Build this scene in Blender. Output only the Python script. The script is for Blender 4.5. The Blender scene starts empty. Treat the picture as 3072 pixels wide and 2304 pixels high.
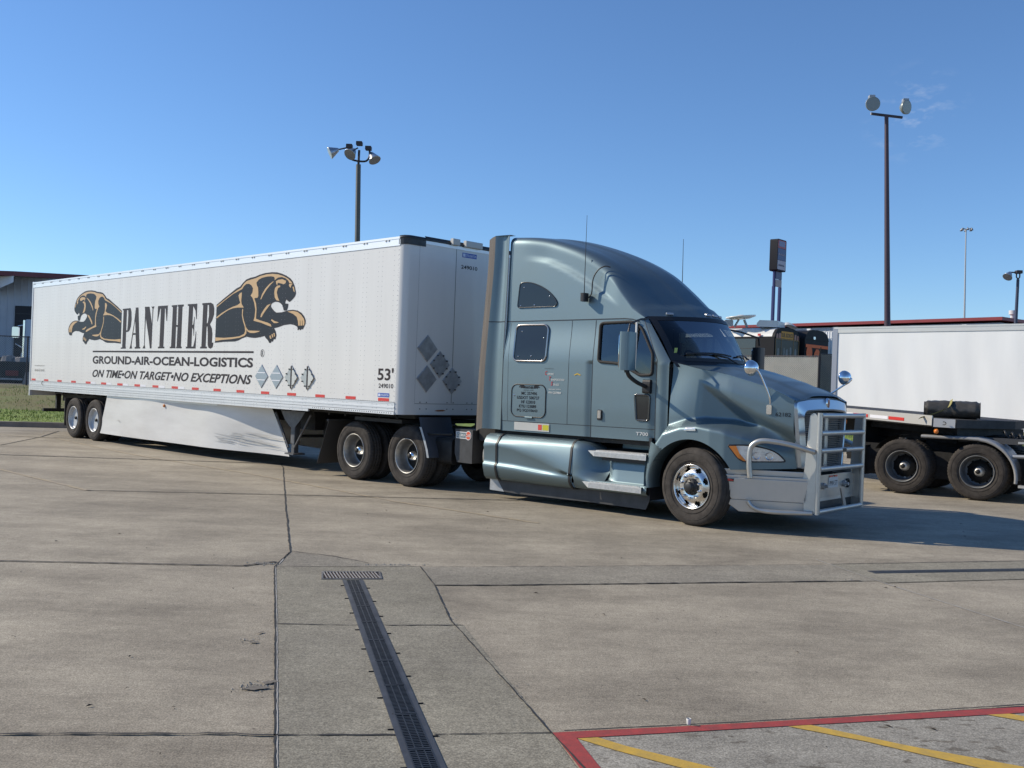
import bpy, math, random
from mathutils import Vector, Matrix
random.seed(7)
PI = math.pi
SC = bpy.context.scene
COL = SC.collection

# ---------------------------------------------------------------- camera
CAM_H, PITCH, ROLL = 1.7391, 0.00174, 0.03648
_f = Vector((0, math.cos(PITCH), math.sin(PITCH))); _u = Vector((0, -math.sin(PITCH), math.cos(PITCH))); _r = Vector((1, 0, 0))
_R = _r*math.cos(ROLL)+_u*math.sin(ROLL); _U = -_r*math.sin(ROLL)+_u*math.cos(ROLL)
cam_d = bpy.data.cameras.new('camera'); cam = bpy.data.objects.new('camera', cam_d); COL.objects.link(cam)
cam.matrix_world = Matrix(((_R.x, _U.x, -_f.x, 0), (_R.y, _U.y, -_f.y, 0), (_R.z, _U.z, -_f.z, CAM_H), (0, 0, 0, 1)))
cam_d.lens = 34.77; cam_d.sensor_width = 36; cam_d.clip_end = 6000; cam_d.clip_start = 0.05
SC.camera = cam

# ---------------------------------------------------------------- light
SUN_EL = math.radians(33)
TO_SUN_AZ = math.radians(180-12.3)          # angle from +X, counter-clockwise, of the direction towards the sun
w = bpy.data.worlds.new('World'); SC.world = w; w.use_nodes = True
nt = w.node_tree; nt.nodes.clear()
sky = nt.nodes.new('ShaderNodeTexSky'); sky.sky_type = 'NISHITA'; sky.sun_disc = False
sky.sun_elevation = SUN_EL; sky.sun_rotation = math.radians(90)-TO_SUN_AZ
sky.altitude = 300; sky.air_density = 1.0; sky.dust_density = 0.0; sky.ozone_density = 8.0
bg = nt.nodes.new('ShaderNodeBackground'); bg.inputs[1].default_value = 0.148
wo = nt.nodes.new('ShaderNodeOutputWorld')
_tc = nt.nodes.new('ShaderNodeTexCoord'); _mp = nt.nodes.new('ShaderNodeMapping'); _mp.inputs['Scale'].default_value = (16, 16, 40); nt.links.new(_tc.outputs['Generated'], _mp.inputs[0])
_n = nt.nodes.new('ShaderNodeTexNoise'); _n.inputs['Scale'].default_value = 2.2; _n.inputs['Detail'].default_value = 7; _n.inputs['Roughness'].default_value = .6; nt.links.new(_mp.outputs[0], _n.inputs[0])
_rm = nt.nodes.new('ShaderNodeMapRange'); _rm.inputs[1].default_value = .52; _rm.inputs[2].default_value = .72; nt.links.new(_n.outputs[0], _rm.inputs[0])
_dp = nt.nodes.new('ShaderNodeVectorMath'); _dp.operation = 'DISTANCE'; _dp.inputs[1].default_value = Vector((0.3568, 0.8976, 0.2590)); nt.links.new(_tc.outputs['Generated'], _dp.inputs[0])
_r2 = nt.nodes.new('ShaderNodeMapRange'); _r2.inputs[1].default_value = .050; _r2.inputs[2].default_value = .0; nt.links.new(_dp.outputs['Value'], _r2.inputs[0])
_ml = nt.nodes.new('ShaderNodeMath'); _ml.operation = 'MULTIPLY'; nt.links.new(_rm.outputs[0], _ml.inputs[0]); nt.links.new(_r2.outputs[0], _ml.inputs[1])
_m2 = nt.nodes.new('ShaderNodeMath'); _m2.operation = 'MULTIPLY'; _m2.inputs[1].default_value = .26; nt.links.new(_ml.outputs[0], _m2.inputs[0])
_mx = nt.nodes.new('ShaderNodeMixRGB'); nt.links.new(_m2.outputs[0], _mx.inputs[0]); nt.links.new(sky.outputs[0], _mx.inputs[1]); _mx.inputs[2].default_value = (6.5, 6.6, 6.8, 1)   # a few faint wisps of cloud
nt.links.new(_mx.outputs[0], bg.inputs[0]); nt.links.new(bg.outputs[0], wo.inputs[0])
sun_d = bpy.data.lights.new('sun', 'SUN'); sun_d.energy = 4.9; sun_d.angle = math.radians(0.53); sun_d.color = (1, .90, .73)
sun = bpy.data.objects.new('sun', sun_d); COL.objects.link(sun)
_d = Vector((math.cos(TO_SUN_AZ)*math.cos(SUN_EL), math.sin(TO_SUN_AZ)*math.cos(SUN_EL), math.sin(SUN_EL)))
sun.rotation_euler = _d.to_track_quat('Z', 'Y').to_euler(); sun.location = (0, 0, 30)
SC.view_settings.view_transform = 'Standard'; SC.view_settings.look = 'None'; SC.view_settings.exposure = 0; SC.view_settings.gamma = 1

# ---------------------------------------------------------------- materials
MATS = {}
def mat(name, color, rough=.5, metal=0., coat=0., var=0., vscale=3., bump=0., bscale=40., spec=.5, col2=None, stretch=None, trans=0.):
    if name in MATS: return MATS[name]
    m = bpy.data.materials.new(name); m.use_nodes = True; t = m.node_tree; b = t.nodes['Principled BSDF']
    b.inputs['Base Color'].default_value = (*color, 1); b.inputs['Roughness'].default_value = rough
    b.inputs['Metallic'].default_value = metal; b.inputs['Coat Weight'].default_value = coat; b.inputs['Coat Roughness'].default_value = .06
    b.inputs['Specular IOR Level'].default_value = spec
    tc = t.nodes.new('ShaderNodeTexCoord'); src = tc.outputs['Object']
    if stretch:
        mp = t.nodes.new('ShaderNodeMapping'); mp.inputs['Scale'].default_value = stretch; t.links.new(src, mp.inputs[0]); src = mp.outputs[0]
    if var or col2:
        n = t.nodes.new('ShaderNodeTexNoise'); n.inputs['Scale'].default_value = vscale; n.inputs['Detail'].default_value = 6; n.inputs['Roughness'].default_value = .62
        t.links.new(src, n.inputs[0])
        r = t.nodes.new('ShaderNodeValToRGB'); r.color_ramp.elements[0].position = .32; r.color_ramp.elements[1].position = .7
        c2 = col2 if col2 else tuple(max(0, c*(1-var)) for c in color)
        r.color_ramp.elements[0].color = (*c2, 1)
        r.color_ramp.elements[1].color = (*(color if col2 else tuple(min(1, c*(1+var*.6)) for c in color)), 1)
        t.links.new(n.outputs[0], r.inputs[0]); t.links.new(r.outputs[0], b.inputs['Base Color'])
        mr = t.nodes.new('ShaderNodeMapRange'); mr.inputs[3].default_value = min(1, rough+.1); mr.inputs[4].default_value = max(0.02, rough-.05)
        t.links.new(n.outputs[0], mr.inputs[0]); t.links.new(mr.outputs[0], b.inputs['Roughness'])
    if bump:
        n2 = t.nodes.new('ShaderNodeTexNoise'); n2.inputs['Scale'].default_value = bscale; n2.inputs['Detail'].default_value = 4
        t.links.new(tc.outputs['Object'], n2.inputs[0])
        bp = t.nodes.new('ShaderNodeBump'); bp.inputs['Strength'].default_value = bump; bp.inputs['Distance'].default_value = .01
        t.links.new(n2.outputs[0], bp.inputs['Height']); t.links.new(bp.outputs[0], b.inputs['Normal'])
    MATS[name] = m; return m
def glass_mat(name, tint, alpha):
    # tinted window: partly see-through, with a clear mirror-like surface
    m = bpy.data.materials.new(name); m.use_nodes = True; t = m.node_tree; t.nodes.clear()
    o = t.nodes.new('ShaderNodeOutputMaterial'); tr = t.nodes.new('ShaderNodeBsdfTransparent'); tr.inputs[0].default_value = (*tint, 1)
    gl = t.nodes.new('ShaderNodeBsdfGlossy'); gl.inputs['Roughness'].default_value = .02; gl.inputs['Color'].default_value = (.9, .95, 1, 1)
    fr = t.nodes.new('ShaderNodeFresnel'); fr.inputs[0].default_value = 1.5
    ad = t.nodes.new('ShaderNodeMath'); ad.operation = 'MULTIPLY_ADD'; ad.inputs[1].default_value = .30; ad.inputs[2].default_value = alpha
    mx = t.nodes.new('ShaderNodeMixShader'); t.links.new(fr.outputs[0], ad.inputs[0]); t.links.new(ad.outputs[0], mx.inputs[0])
    t.links.new(tr.outputs[0], mx.inputs[1]); t.links.new(gl.outputs[0], mx.inputs[2]); t.links.new(mx.outputs[0], o.inputs[0])
    MATS[name] = m; return m

def concrete(name, c1, c2, stain, spots=0., warm=0.):
    m = bpy.data.materials.new(name); m.use_nodes = True; t = m.node_tree; b = t.nodes['Principled BSDF']; L = t.links
    tc = t.nodes.new('ShaderNodeTexCoord'); P = tc.outputs['Object']
    def noise(scale, detail=6, rough=.6, st=None, rot=0):
        src = P
        if st:
            mp = t.nodes.new('ShaderNodeMapping'); mp.inputs['Scale'].default_value = st; mp.inputs['Rotation'].default_value = (0, 0, rot); L.new(P, mp.inputs[0]); src = mp.outputs[0]
        n = t.nodes.new('ShaderNodeTexNoise'); n.inputs['Scale'].default_value = scale; n.inputs['Detail'].default_value = detail; n.inputs['Roughness'].default_value = rough
        L.new(src, n.inputs[0]); return n.outputs[0]
    def ramp(src, a, bb, ca, cb):
        r = t.nodes.new('ShaderNodeValToRGB'); r.color_ramp.elements[0].position = a; r.color_ramp.elements[1].position = bb
        r.color_ramp.elements[0].color = (*ca, 1); r.color_ramp.elements[1].color = (*cb, 1); L.new(src, r.inputs[0]); return r.outputs[0]
    def mul(a, bcol, fac=1.):
        x = t.nodes.new('ShaderNodeMixRGB'); x.blend_type = 'MULTIPLY'; x.inputs[0].default_value = fac; L.new(a, x.inputs[1]); L.new(bcol, x.inputs[2]); return x.outputs[0]
    big = noise(.35, 5, .55)
    base = ramp(big, .38, .62, c2, c1)
    mott = ramp(noise(1.3, 9, .72), .36, .64, (.84, .835, .83), (1.08, 1.08, 1.07))
    streak = ramp(noise(.8, 7, .7, (.55, 1.25, 1), .04), .36, .56, stain, (1, 1, 1))
    col = mul(mul(base, mott), streak)
    agg = t.nodes.new('ShaderNodeTexVoronoi'); agg.inputs['Scale'].default_value = 85; L.new(P, agg.inputs[0])
    speck = ramp(agg.outputs['Distance'], .08, .5, (.72, .71, .70), (1.06, 1.06, 1.06))
    col = mul(col, speck, .8)
    fine = ramp(noise(110, 2, .6), .36, .64, (.66, .655, .65), (1.34, 1.34, 1.33)); col = mul(col, fine, .85)
    fine2 = ramp(noise(38, 4, .8), .38, .62, (.84, .84, .835), (1.15, 1.15, 1.15)); col = mul(col, fine2)
    mid = ramp(noise(9, 7, .78), .38, .62, (.90, .895, .89), (1.08, 1.08, 1.08)); col = mul(col, mid)
    broom = ramp(noise(1.0, 3, .5, (1.2, 60, 1), -1.33), .3, .7, (.93, .93, .93), (1.04, 1.04, 1.04)); col = mul(col, broom)
    # dark pits and droppings
    v = t.nodes.new('ShaderNodeTexVoronoi'); v.inputs['Scale'].default_value = 4.2; v.inputs['Randomness'].default_value = 1; L.new(P, v.inputs[0])
    col = mul(col, ramp(v.outputs['Distance'], .028, .05, (.38, .36, .35), (1, 1, 1)), .8)
    v2 = t.nodes.new('ShaderNodeTexVoronoi'); v2.inputs['Scale'].default_value = 15; L.new(P, v2.inputs[0])
    col = mul(col, ramp(v2.outputs['Distance'], .05, .10, (.55, .54, .53), (1, 1, 1)), .7)
    if spots:
        s = t.nodes.new('ShaderNodeTexNoise'); s.inputs['Scale'].default_value = 9; s.inputs['Detail'].default_value = 2; s.inputs['Roughness'].default_value = .45
        mp = t.nodes.new('ShaderNodeMapping'); mp.inputs['Scale'].default_value = (1, 1.9, 1); L.new(P, mp.inputs[0]); L.new(mp.outputs[0], s.inputs[0])
        sm = ramp(s.outputs[0], .60, .625, (1, 1, 1), (.60, .57, .54))
        gate = ramp(noise(1.0, 2, .5), .42, .52, (0, 0, 0), (1, 1, 1))
        x = t.nodes.new('ShaderNodeMixRGB'); L.new(gate, x.inputs[0]); x.inputs[1].default_value = (1, 1, 1, 1); L.new(sm, x.inputs[2]); col = mul(col, x.outputs[0], spots)
    L.new(col, b.inputs['Base Color']); b.inputs['Roughness'].default_value = .85; b.inputs['Specular IOR Level'].default_value = .3
    bn = t.nodes.new('ShaderNodeBump'); bn.inputs['Strength'].default_value = .55; bn.inputs['Distance'].default_value = .004; L.new(noise(90, 5, .7), bn.inputs['Height']); L.new(bn.outputs[0], b.inputs['Normal'])
    MATS[name] = m; return m

PAINT = mat('steel_blue_metallic_paint', (.165, .225, .250), .45, .76, .22, var=.06, vscale=1.2, spec=.4)
# fine metal flake and road film
CHROME = mat('chrome', (.82, .83, .84), .06, 1.)
ALU = mat('polished_aluminium', (.53, .52, .49), .34, .68, var=.10, vscale=5)
BALU = mat('brushed_aluminium', (.62, .60, .56), .38, .5, var=.07, vscale=3)
DULL = mat('galvanised_steel', (.42, .43, .44), .5, .7, var=.25, vscale=9)
WHITE = mat('white_painted_panel', (.70, .69, .665), .33, 0, .2, var=.06, vscale=1.1, stretch=(2.2, 1, .25))
SKIRTW = mat('white_side_skirt', (.72, .715, .70), .3, 0, .25, col2=(.60, .59, .57), vscale=1.3, stretch=(.5, 1, 2.2))
WRAIL = mat('white_aluminium_rail', (.74, .745, .76), .3, .35, .1, var=.06, vscale=2, stretch=(1, 1, 3))
BLACKPL = mat('black_plastic', (.018, .018, .02), .45, bump=.1, bscale=60)
BLACKST = mat('black_chassis_steel', (.022, .021, .02), .6, .2, var=.5, vscale=7, bump=.2)
RUBBER = mat('tyre_rubber', (.058, .051, .046), .85, 0, var=.35, vscale=9, bump=.3, bscale=50, spec=.25)
TREAD = mat('dark_rubber', (.03, .028, .027), .8, bump=.2)
TRIMG = mat('grey_rubber_trim', (.105, .092, .083), .7, var=.25, vscale=4, stretch=(6, 6, .4))
GREYPL = mat('dark_grey_sheet', (.07, .07, .072), .5, .3, var=.25, vscale=5)
DECAL = mat('black_vinyl', (.012, .013, .017), .42, 0, 0, spec=.28)
DECALB = mat('dark_brown_vinyl', (.03, .019, .018), .45, spec=.3)
TANM = mat('tan_vinyl', (.56, .37, .18), .4, var=.05)
REDR = mat('red_reflector', (.62, .045, .035), .3, 0, .4)
WREFL = mat('white_reflector', (.8, .8, .85), .25, 0, .4)
AMBER = mat('amber_lens', (.75, .22, .03), .2, 0, .6)
LENS = mat('clear_lamp_lens', (.70, .72, .74), .16, .5, 1., var=.25, vscale=22)
DGLASS = mat('dark_tinted_glass', (.018, .02, .022), .12, 0, .3, spec=.45)
BLUEL = mat('blue_label', (.04, .10, .42), .4)
REDP = mat('red_road_paint', (.40, .052, .045), .75, 0, col2=(.24, .05, .045), vscale=14, bump=.2, bscale=70)
YELP = mat('yellow_road_paint', (.60, .37, .045), .75, 0, col2=(.42, .28, .07), vscale=12, bump=.2, bscale=70)
FYEL = mat('faded_yellow_paint', (.37, .30, .19), .85, 0, col2=(.33, .275, .215), vscale=3)
REDROOF = mat('red_roof_metal', (.24, .025, .03), .45, .1, var=.2, vscale=.8)
WCORR = mat('white_corrugated_wall', (.72, .73, .74), .5, 0, var=.05, vscale=.5)
GWALL = mat('grey_metal_wall', (.42, .45, .49), .55, 0, var=.15, vscale=.4)
POLEB = mat('dark_bronze_pole', (.055, .045, .05), .5, .3, var=.25, vscale=2)
ORANGE = mat('orange_vinyl', (.85, .15, .03), .6)
SYEL = mat('school_bus_yellow', (.85, .45, .02), .5)
SKYGLASS = glass_mat('windscreen_glass', (.30, .34, .36), .02)
DOORGL = glass_mat('side_window_glass', (.26, .30, .31), .07)
CONC = concrete('concrete_pavement', (.385, .340, .268), (.315, .278, .220), (.72, .715, .71))
SLAB = concrete('newer_concrete_slab', (.292, .268, .212), (.25, .230, .185), (.88, .88, .87))
PATCH = concrete('patch_concrete', (.315, .285, .230), (.265, .242, .200), (.78, .78, .78))
BAY = concrete('bay_concrete', (.345, .322, .275), (.30, .28, .24), (.8, .8, .8), spots=1.)

# ---------------------------------------------------------------- mesh builder
class MB:
    def __init__(s): s.v = []; s.f = []; s.sm = []
    def add(s, vs, fs, smooth=False):
        o = len(s.v); s.v += [tuple(p) for p in vs]; s.f += [tuple(i+o for i in f) for f in fs]; s.sm += [smooth]*len(fs); return s
    def box(s, x0, x1, y0, y1, z0, z1):
        v = [(x, y, z) for x in (x0, x1) for y in (y0, y1) for z in (z0, z1)]
        return s.add(v, [(0, 1, 3, 2), (4, 6, 7, 5), (0, 4, 5, 1), (2, 3, 7, 6), (0, 2, 6, 4), (1, 5, 7, 3)])
    def obox(s, c, ax, ay, az):   # oriented box: centre and half-axis vectors
        c = Vector(c); ax = Vector(ax); ay = Vector(ay); az = Vector(az)
        v = [c+ax*i+ay*j+az*k for i in (-1, 1) for j in (-1, 1) for k in (-1, 1)]
        return s.add(v, [(0, 1, 3, 2), (4, 6, 7, 5), (0, 4, 5, 1), (2, 3, 7, 6), (0, 2, 6, 4), (1, 5, 7, 3)])
    def rbox(s, x0, x1, y0, y1, z0, z1, r=.02, axis='x', n=4):   # box with four rounded long edges along the axis
        if axis == 'x': pts = rrect(y0, y1, z0, z1, r, n); fn = lambda p, t: (x0 if t == 0 else x1, p[0], p[1])
        elif axis == 'y': pts = rrect(x0, x1, z0, z1, r, n); fn = lambda p, t: (p[0], y0 if t == 0 else y1, p[1])
        else: pts = rrect(x0, x1, y0, y1, r, n); fn = lambda p, t: (p[0], p[1], z0 if t == 0 else z1)
        k = len(pts); v = [fn(p, 0) for p in pts]+[fn(p, 1) for p in pts]
        s.add(v, [(i, (i+1) % k, k+(i+1) % k, k+i) for i in range(k)], True)
        s.add(v, [tuple(range(k))[::-1], tuple(range(k, 2*k))]); return s
    def prism(s, pts, fn0, fn1, smooth=False):  # polygon extruded between two maps
        k = len(pts); v = [fn0(p) for p in pts]+[fn1(p) for p in pts]
        s.add(v, [(i, (i+1) % k, k+(i+1) % k, k+i) for i in range(k)], smooth)
        s.add([fn0(p) for p in pts], [tuple(range(k))[::-1]]); s.add([fn1(p) for p in pts], [tuple(range(k))]); return s
    def tube(s, path, r, n=10, closed=False, caps=True, flat=None):
        P = [Vector(p) for p in path]; k = len(P); rings = []; up = None
        for i, p in enumerate(P):
            if closed: t = (P[(i+1) % k]-P[i-1]).normalized()
            else: t = (P[min(i+1, k-1)]-P[max(i-1, 0)]).normalized()
            if up is None: up = Vector((0, 0, 1)) if abs(t.z) < .9 else Vector((0, 1, 0))
            a = t.cross(up); a.normalize(); b = a.cross(t); b.normalize(); up = b
            rr = r[i] if isinstance(r, (list, tuple)) else r
            rings.append([p+a*math.cos(2*PI*j/n)*rr+b*math.sin(2*PI*j/n)*rr for j in range(n)])
        v = [q for R in rings for q in R]; f = []
        for i in range(k if closed else k-1):
            i2 = (i+1) % k
            for j in range(n): f.append((i*n+j, i2*n+j, i2*n+(j+1) % n, i*n+(j+1) % n))
        s.add(v, f, True)
        if caps and not closed: s.add(rings[0], [tuple(range(n))]); s.add(rings[-1], [tuple(range(n))[::-1]])
        return s
    def cyl(s, p0, p1, r, n=16, r1=None): return s.tube([p0, p1], [r, r if r1 is None else r1], n)
    def lathe(s, prof, n=32, M=None, closed=False):   # profile (a, r) round the local Y axis
        M = M or Matrix.Identity(4); v = []
        for a, r in prof:
            for j in range(n): v.append(M @ Vector((r*math.cos(2*PI*j/n), a, r*math.sin(2*PI*j/n))))
        f = [(i*n+j, i*n+(j+1) % n, (i+1)*n+(j+1) % n, (i+1)*n+j) for i in range(len(prof)-1) for j in range(n)]
        return s.add(v, f, True)
    def grid(s, G, smooth=True, flip=False):   # rows of points
        m, n = len(G), len(G[0]); v = [p for R in G for p in R]; f = []
        for i in range(m-1):
            for j in range(n-1):
                q = (i*n+j, i*n+j+1, (i+1)*n+j+1, (i+1)*n+j); f.append(q[::-1] if flip else q)
        return s.add(v, f, smooth)
    def fan(s, pts, fn, rings=3):    # convex outline mapped onto a surface
        cx = sum(p[0] for p in pts)/len(pts); cy = sum(p[1] for p in pts)/len(pts); k = len(pts); v = [fn(cx, cy)]
        for a in range(1, rings+1):
            t = a/rings; v += [fn(cx+(p[0]-cx)*t, cy+(p[1]-cy)*t) for p in pts]
        f = [(0, 1+i, 1+(i+1) % k) for i in range(k)]
        for a in range(rings-1):
            o = 1+a*k; f += [(o+i, o+k+i, o+k+(i+1) % k, o+(i+1) % k) for i in range(k)]
        return s.add(v, f, True)
    def mirror(s, y0):
        o = len(s.v); s.v += [(x, 2*y0-y, z) for x, y, z in s.v]; s.f += [tuple(i+o for i in f[::-1]) for f in s.f]; s.sm += list(s.sm); return s
    def pair(s, y0, name, m, parent=None, props=None):
        t = MB(); t.v = [(x, 2*y0-y, z) for x, y, z in s.v]; t.f = [f[::-1] for f in s.f]; t.sm = list(s.sm)
        return s.build(name, m, parent, props), t.build(name, m, parent, props)
    def build(s, name, m, parent=None, props=None, recalc=False, bevel=0):
        me = bpy.data.meshes.new(name); me.from_pydata(s.v, [], s.f); me.validate(clean_customdata=False)
        if len(me.polygons) == len(s.sm): me.polygons.foreach_set('use_smooth', s.sm)
        me.update()
        if recalc:
            import bmesh
            bm = bmesh.new(); bm.from_mesh(me); bmesh.ops.remove_doubles(bm, verts=bm.verts, dist=1e-4); bmesh.ops.recalc_face_normals(bm, faces=bm.faces); bm.to_mesh(me); bm.free()
        me.materials.append(m); o = bpy.data.objects.new(name, me); COL.objects.link(o)
        if parent is not None: o.parent = parent
        if bevel:
            b = o.modifiers.new('bevel', 'BEVEL'); b.width = bevel; b.segments = 2; b.limit_method = 'ANGLE'; b.angle_limit = math.radians(40)
        for k, val in (props or {}).items(): o[k] = val
        return o
def rrect(x0, x1, y0, y1, r, n=4):
    out = []
    for cx, cy, a0 in ((x1-r, y1-r, 0), (x0+r, y1-r, 90), (x0+r, y0+r, 180), (x1-r, y0+r, 270)):
        for i in range(n+1):
            a = math.radians(a0+90*i/n); out.append((cx+r*math.cos(a), cy+r*math.sin(a)))
    return out
def rpoly(pts, r, n=4):
    out = []; k = len(pts)
    for i in range(k):
        p = Vector(pts[i]); a = Vector(pts[i-1])-p; b = Vector(pts[(i+1) % k])-p
        ri = r[i] if isinstance(r, (list, tuple)) else r
        ra = min(ri, a.length*.48); rb = min(ri, b.length*.48); A = p+a.normalized()*ra; B = p+b.normalized()*rb
        for j in range(n+1):
            t = j/n; q = A*(1-t)**2+p*2*t*(1-t)+B*t*t; out.append((q.x, q.y))
    return out
def interp(tab, x):
    if x <= tab[0][0]: return tab[0][1]
    for (a, p), (b, q) in zip(tab, tab[1:]):
        if x <= b:
            t = (x-a)/(b-a); return p+(q-p)*t
    return tab[-1][1]
def spline(pts, n):    # Catmull-Rom through n-dim points
    out = []; k = len(pts)
    for i in range(k-1):
        p0 = Vector(pts[max(i-1, 0)]); p1 = Vector(pts[i]); p2 = Vector(pts[i+1]); p3 = Vector(pts[min(i+2, k-1)])
        for j in range(n):
            t = j/n; out.append(.5*((2*p1)+(p2-p0)*t+(2*p0-5*p1+4*p2-p3)*t*t+(3*p1-p0-3*p2+p3)*t**3))
    out.append(Vector(pts[-1])); return out
def sstep(a, b, x):
    t = max(0, min(1, (x-a)/(b-a))) if a != b else float(x > a); return t*t*(3-2*t)
def inside(pt, poly):
    x, y = pt; c = False; k = len(poly)
    for i in range(k):
        x1, y1 = poly[i]; x2, y2 = poly[i-1]
        if (y1 > y) != (y2 > y) and x < (x2-x1)*(y-y1)/(y2-y1)+x1: c = not c
    return c
def thing(name, label, cat, loc=(0, 0, 0), rz=0, group=None):
    o = bpy.data.objects.new(name, None); COL.objects.link(o); o.location = loc; o.rotation_euler = (0, 0, rz); o.empty_display_size = .3
    o['label'] = label; o['category'] = cat
    if group: o['group'] = group
    return o
def P(label, cat, group=None):
    d = {'label': label, 'category': cat}
    if group: d['group'] = group
    return d
ST = {'kind': 'structure'}
def copy_tree(o, parent=None):
    c = o.copy(); COL.objects.link(c)
    if parent is not None: c.parent = parent
    for ch in list(o.children): copy_tree(ch, c)
    return c
def text_mb(mb, txt, x0, x1, z0, z1, fn, shear=0., bold=0., keep=False):
    cu = bpy.data.curves.new('t', 'FONT'); cu.body = txt; cu.size = 1; cu.shear = shear; cu.offset = bold; cu.resolution_u = 3
    ob = bpy.data.objects.new('t', cu); COL.objects.link(ob); bpy.context.view_layer.update()
    me = bpy.data.meshes.new_from_object(ob.evaluated_get(bpy.context.evaluated_depsgraph_get()))
    xs = [v.co.x for v in me.vertices]; ys = [v.co.y for v in me.vertices]
    ax, bx, ay, by = min(xs), max(xs), min(ys), max(ys)
    v = [fn(x0+(q.co.x-ax)/(bx-ax)*(x1-x0), z0+(q.co.y-ay)/(by-ay)*(z1-z0)) for q in me.vertices]
    mb.add(v, [tuple(p.vertices) for p in me.polygons])
    bpy.data.objects.remove(ob); bpy.data.curves.remove(cu); bpy.data.meshes.remove(me)
    return mb
def poly_mb(mb, pts, fn):
    from mathutils.geometry import tessellate_polygon
    tr = tessellate_polygon([[Vector((p[0], p[1], 0)) for p in pts]])
    return mb.add([fn(*p) for p in pts], [tuple(t) for t in tr])
CAT=[(-6.038,3.168),(-5.758,3.286),(-5.491,3.388),(-5.264,3.476),(-5.133,3.503),(-5.023,3.576),(-4.906,3.634),(-4.769,3.659),(-4.582,3.673),(-4.416,3.704),(-4.218,3.725),(-3.989,3.729),(-3.811,3.717),(-3.633,3.681),(-3.473,3.633),(-3.345,3.579),(-3.264,3.52),(-3.196,3.431),(-3.143,3.309),(-3.162,3.258),(-3.228,3.209),(-3.287,3.177),(-3.34,3.155),(-3.395,3.172),(-3.441,3.206),(-3.467,3.192),(-3.473,3.17),(-3.496,3.165),(-3.488,3.115),(-3.383,3.107),(-3.395,3.051),(-3.423,2.998),(-3.524,2.999),(-3.543,3.047),(-3.578,3.1),(-3.644,3.141),(-3.725,3.166),(-3.822,3.174),(-3.918,3.159),(-3.972,3.126),(-3.986,3.086),(-3.942,3.041),(-3.857,2.986),(-3.775,2.951),(-3.584,2.953),(-3.367,2.986),(-3.213,2.99),(-3.059,2.969),(-2.936,2.927),(-2.842,2.858),(-2.796,2.789),(-2.801,2.73),(-2.838,2.68),(-2.879,2.632),(-2.903,2.652),(-2.953,2.618),(-2.978,2.648),(-3.032,2.619),(-3.031,2.658),(-3.056,2.688),(-3.165,2.724),(-3.289,2.739),(-3.506,2.725),(-3.693,2.689),(-3.852,2.67),(-3.783,2.599),(-3.754,2.529),(-3.782,2.459),(-3.83,2.468),(-3.875,2.414),(-3.909,2.438),(-3.934,2.394),(-3.987,2.394),(-4.031,2.443),(-4.116,2.488),(-4.16,2.528),(-4.316,2.507),(-4.5,2.493),(-4.671,2.501),(-4.81,2.521),(-4.999,2.486),(-5.12,2.45),(-5.26,2.428),(-5.695,2.425),(-6.048,2.406)]
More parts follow.
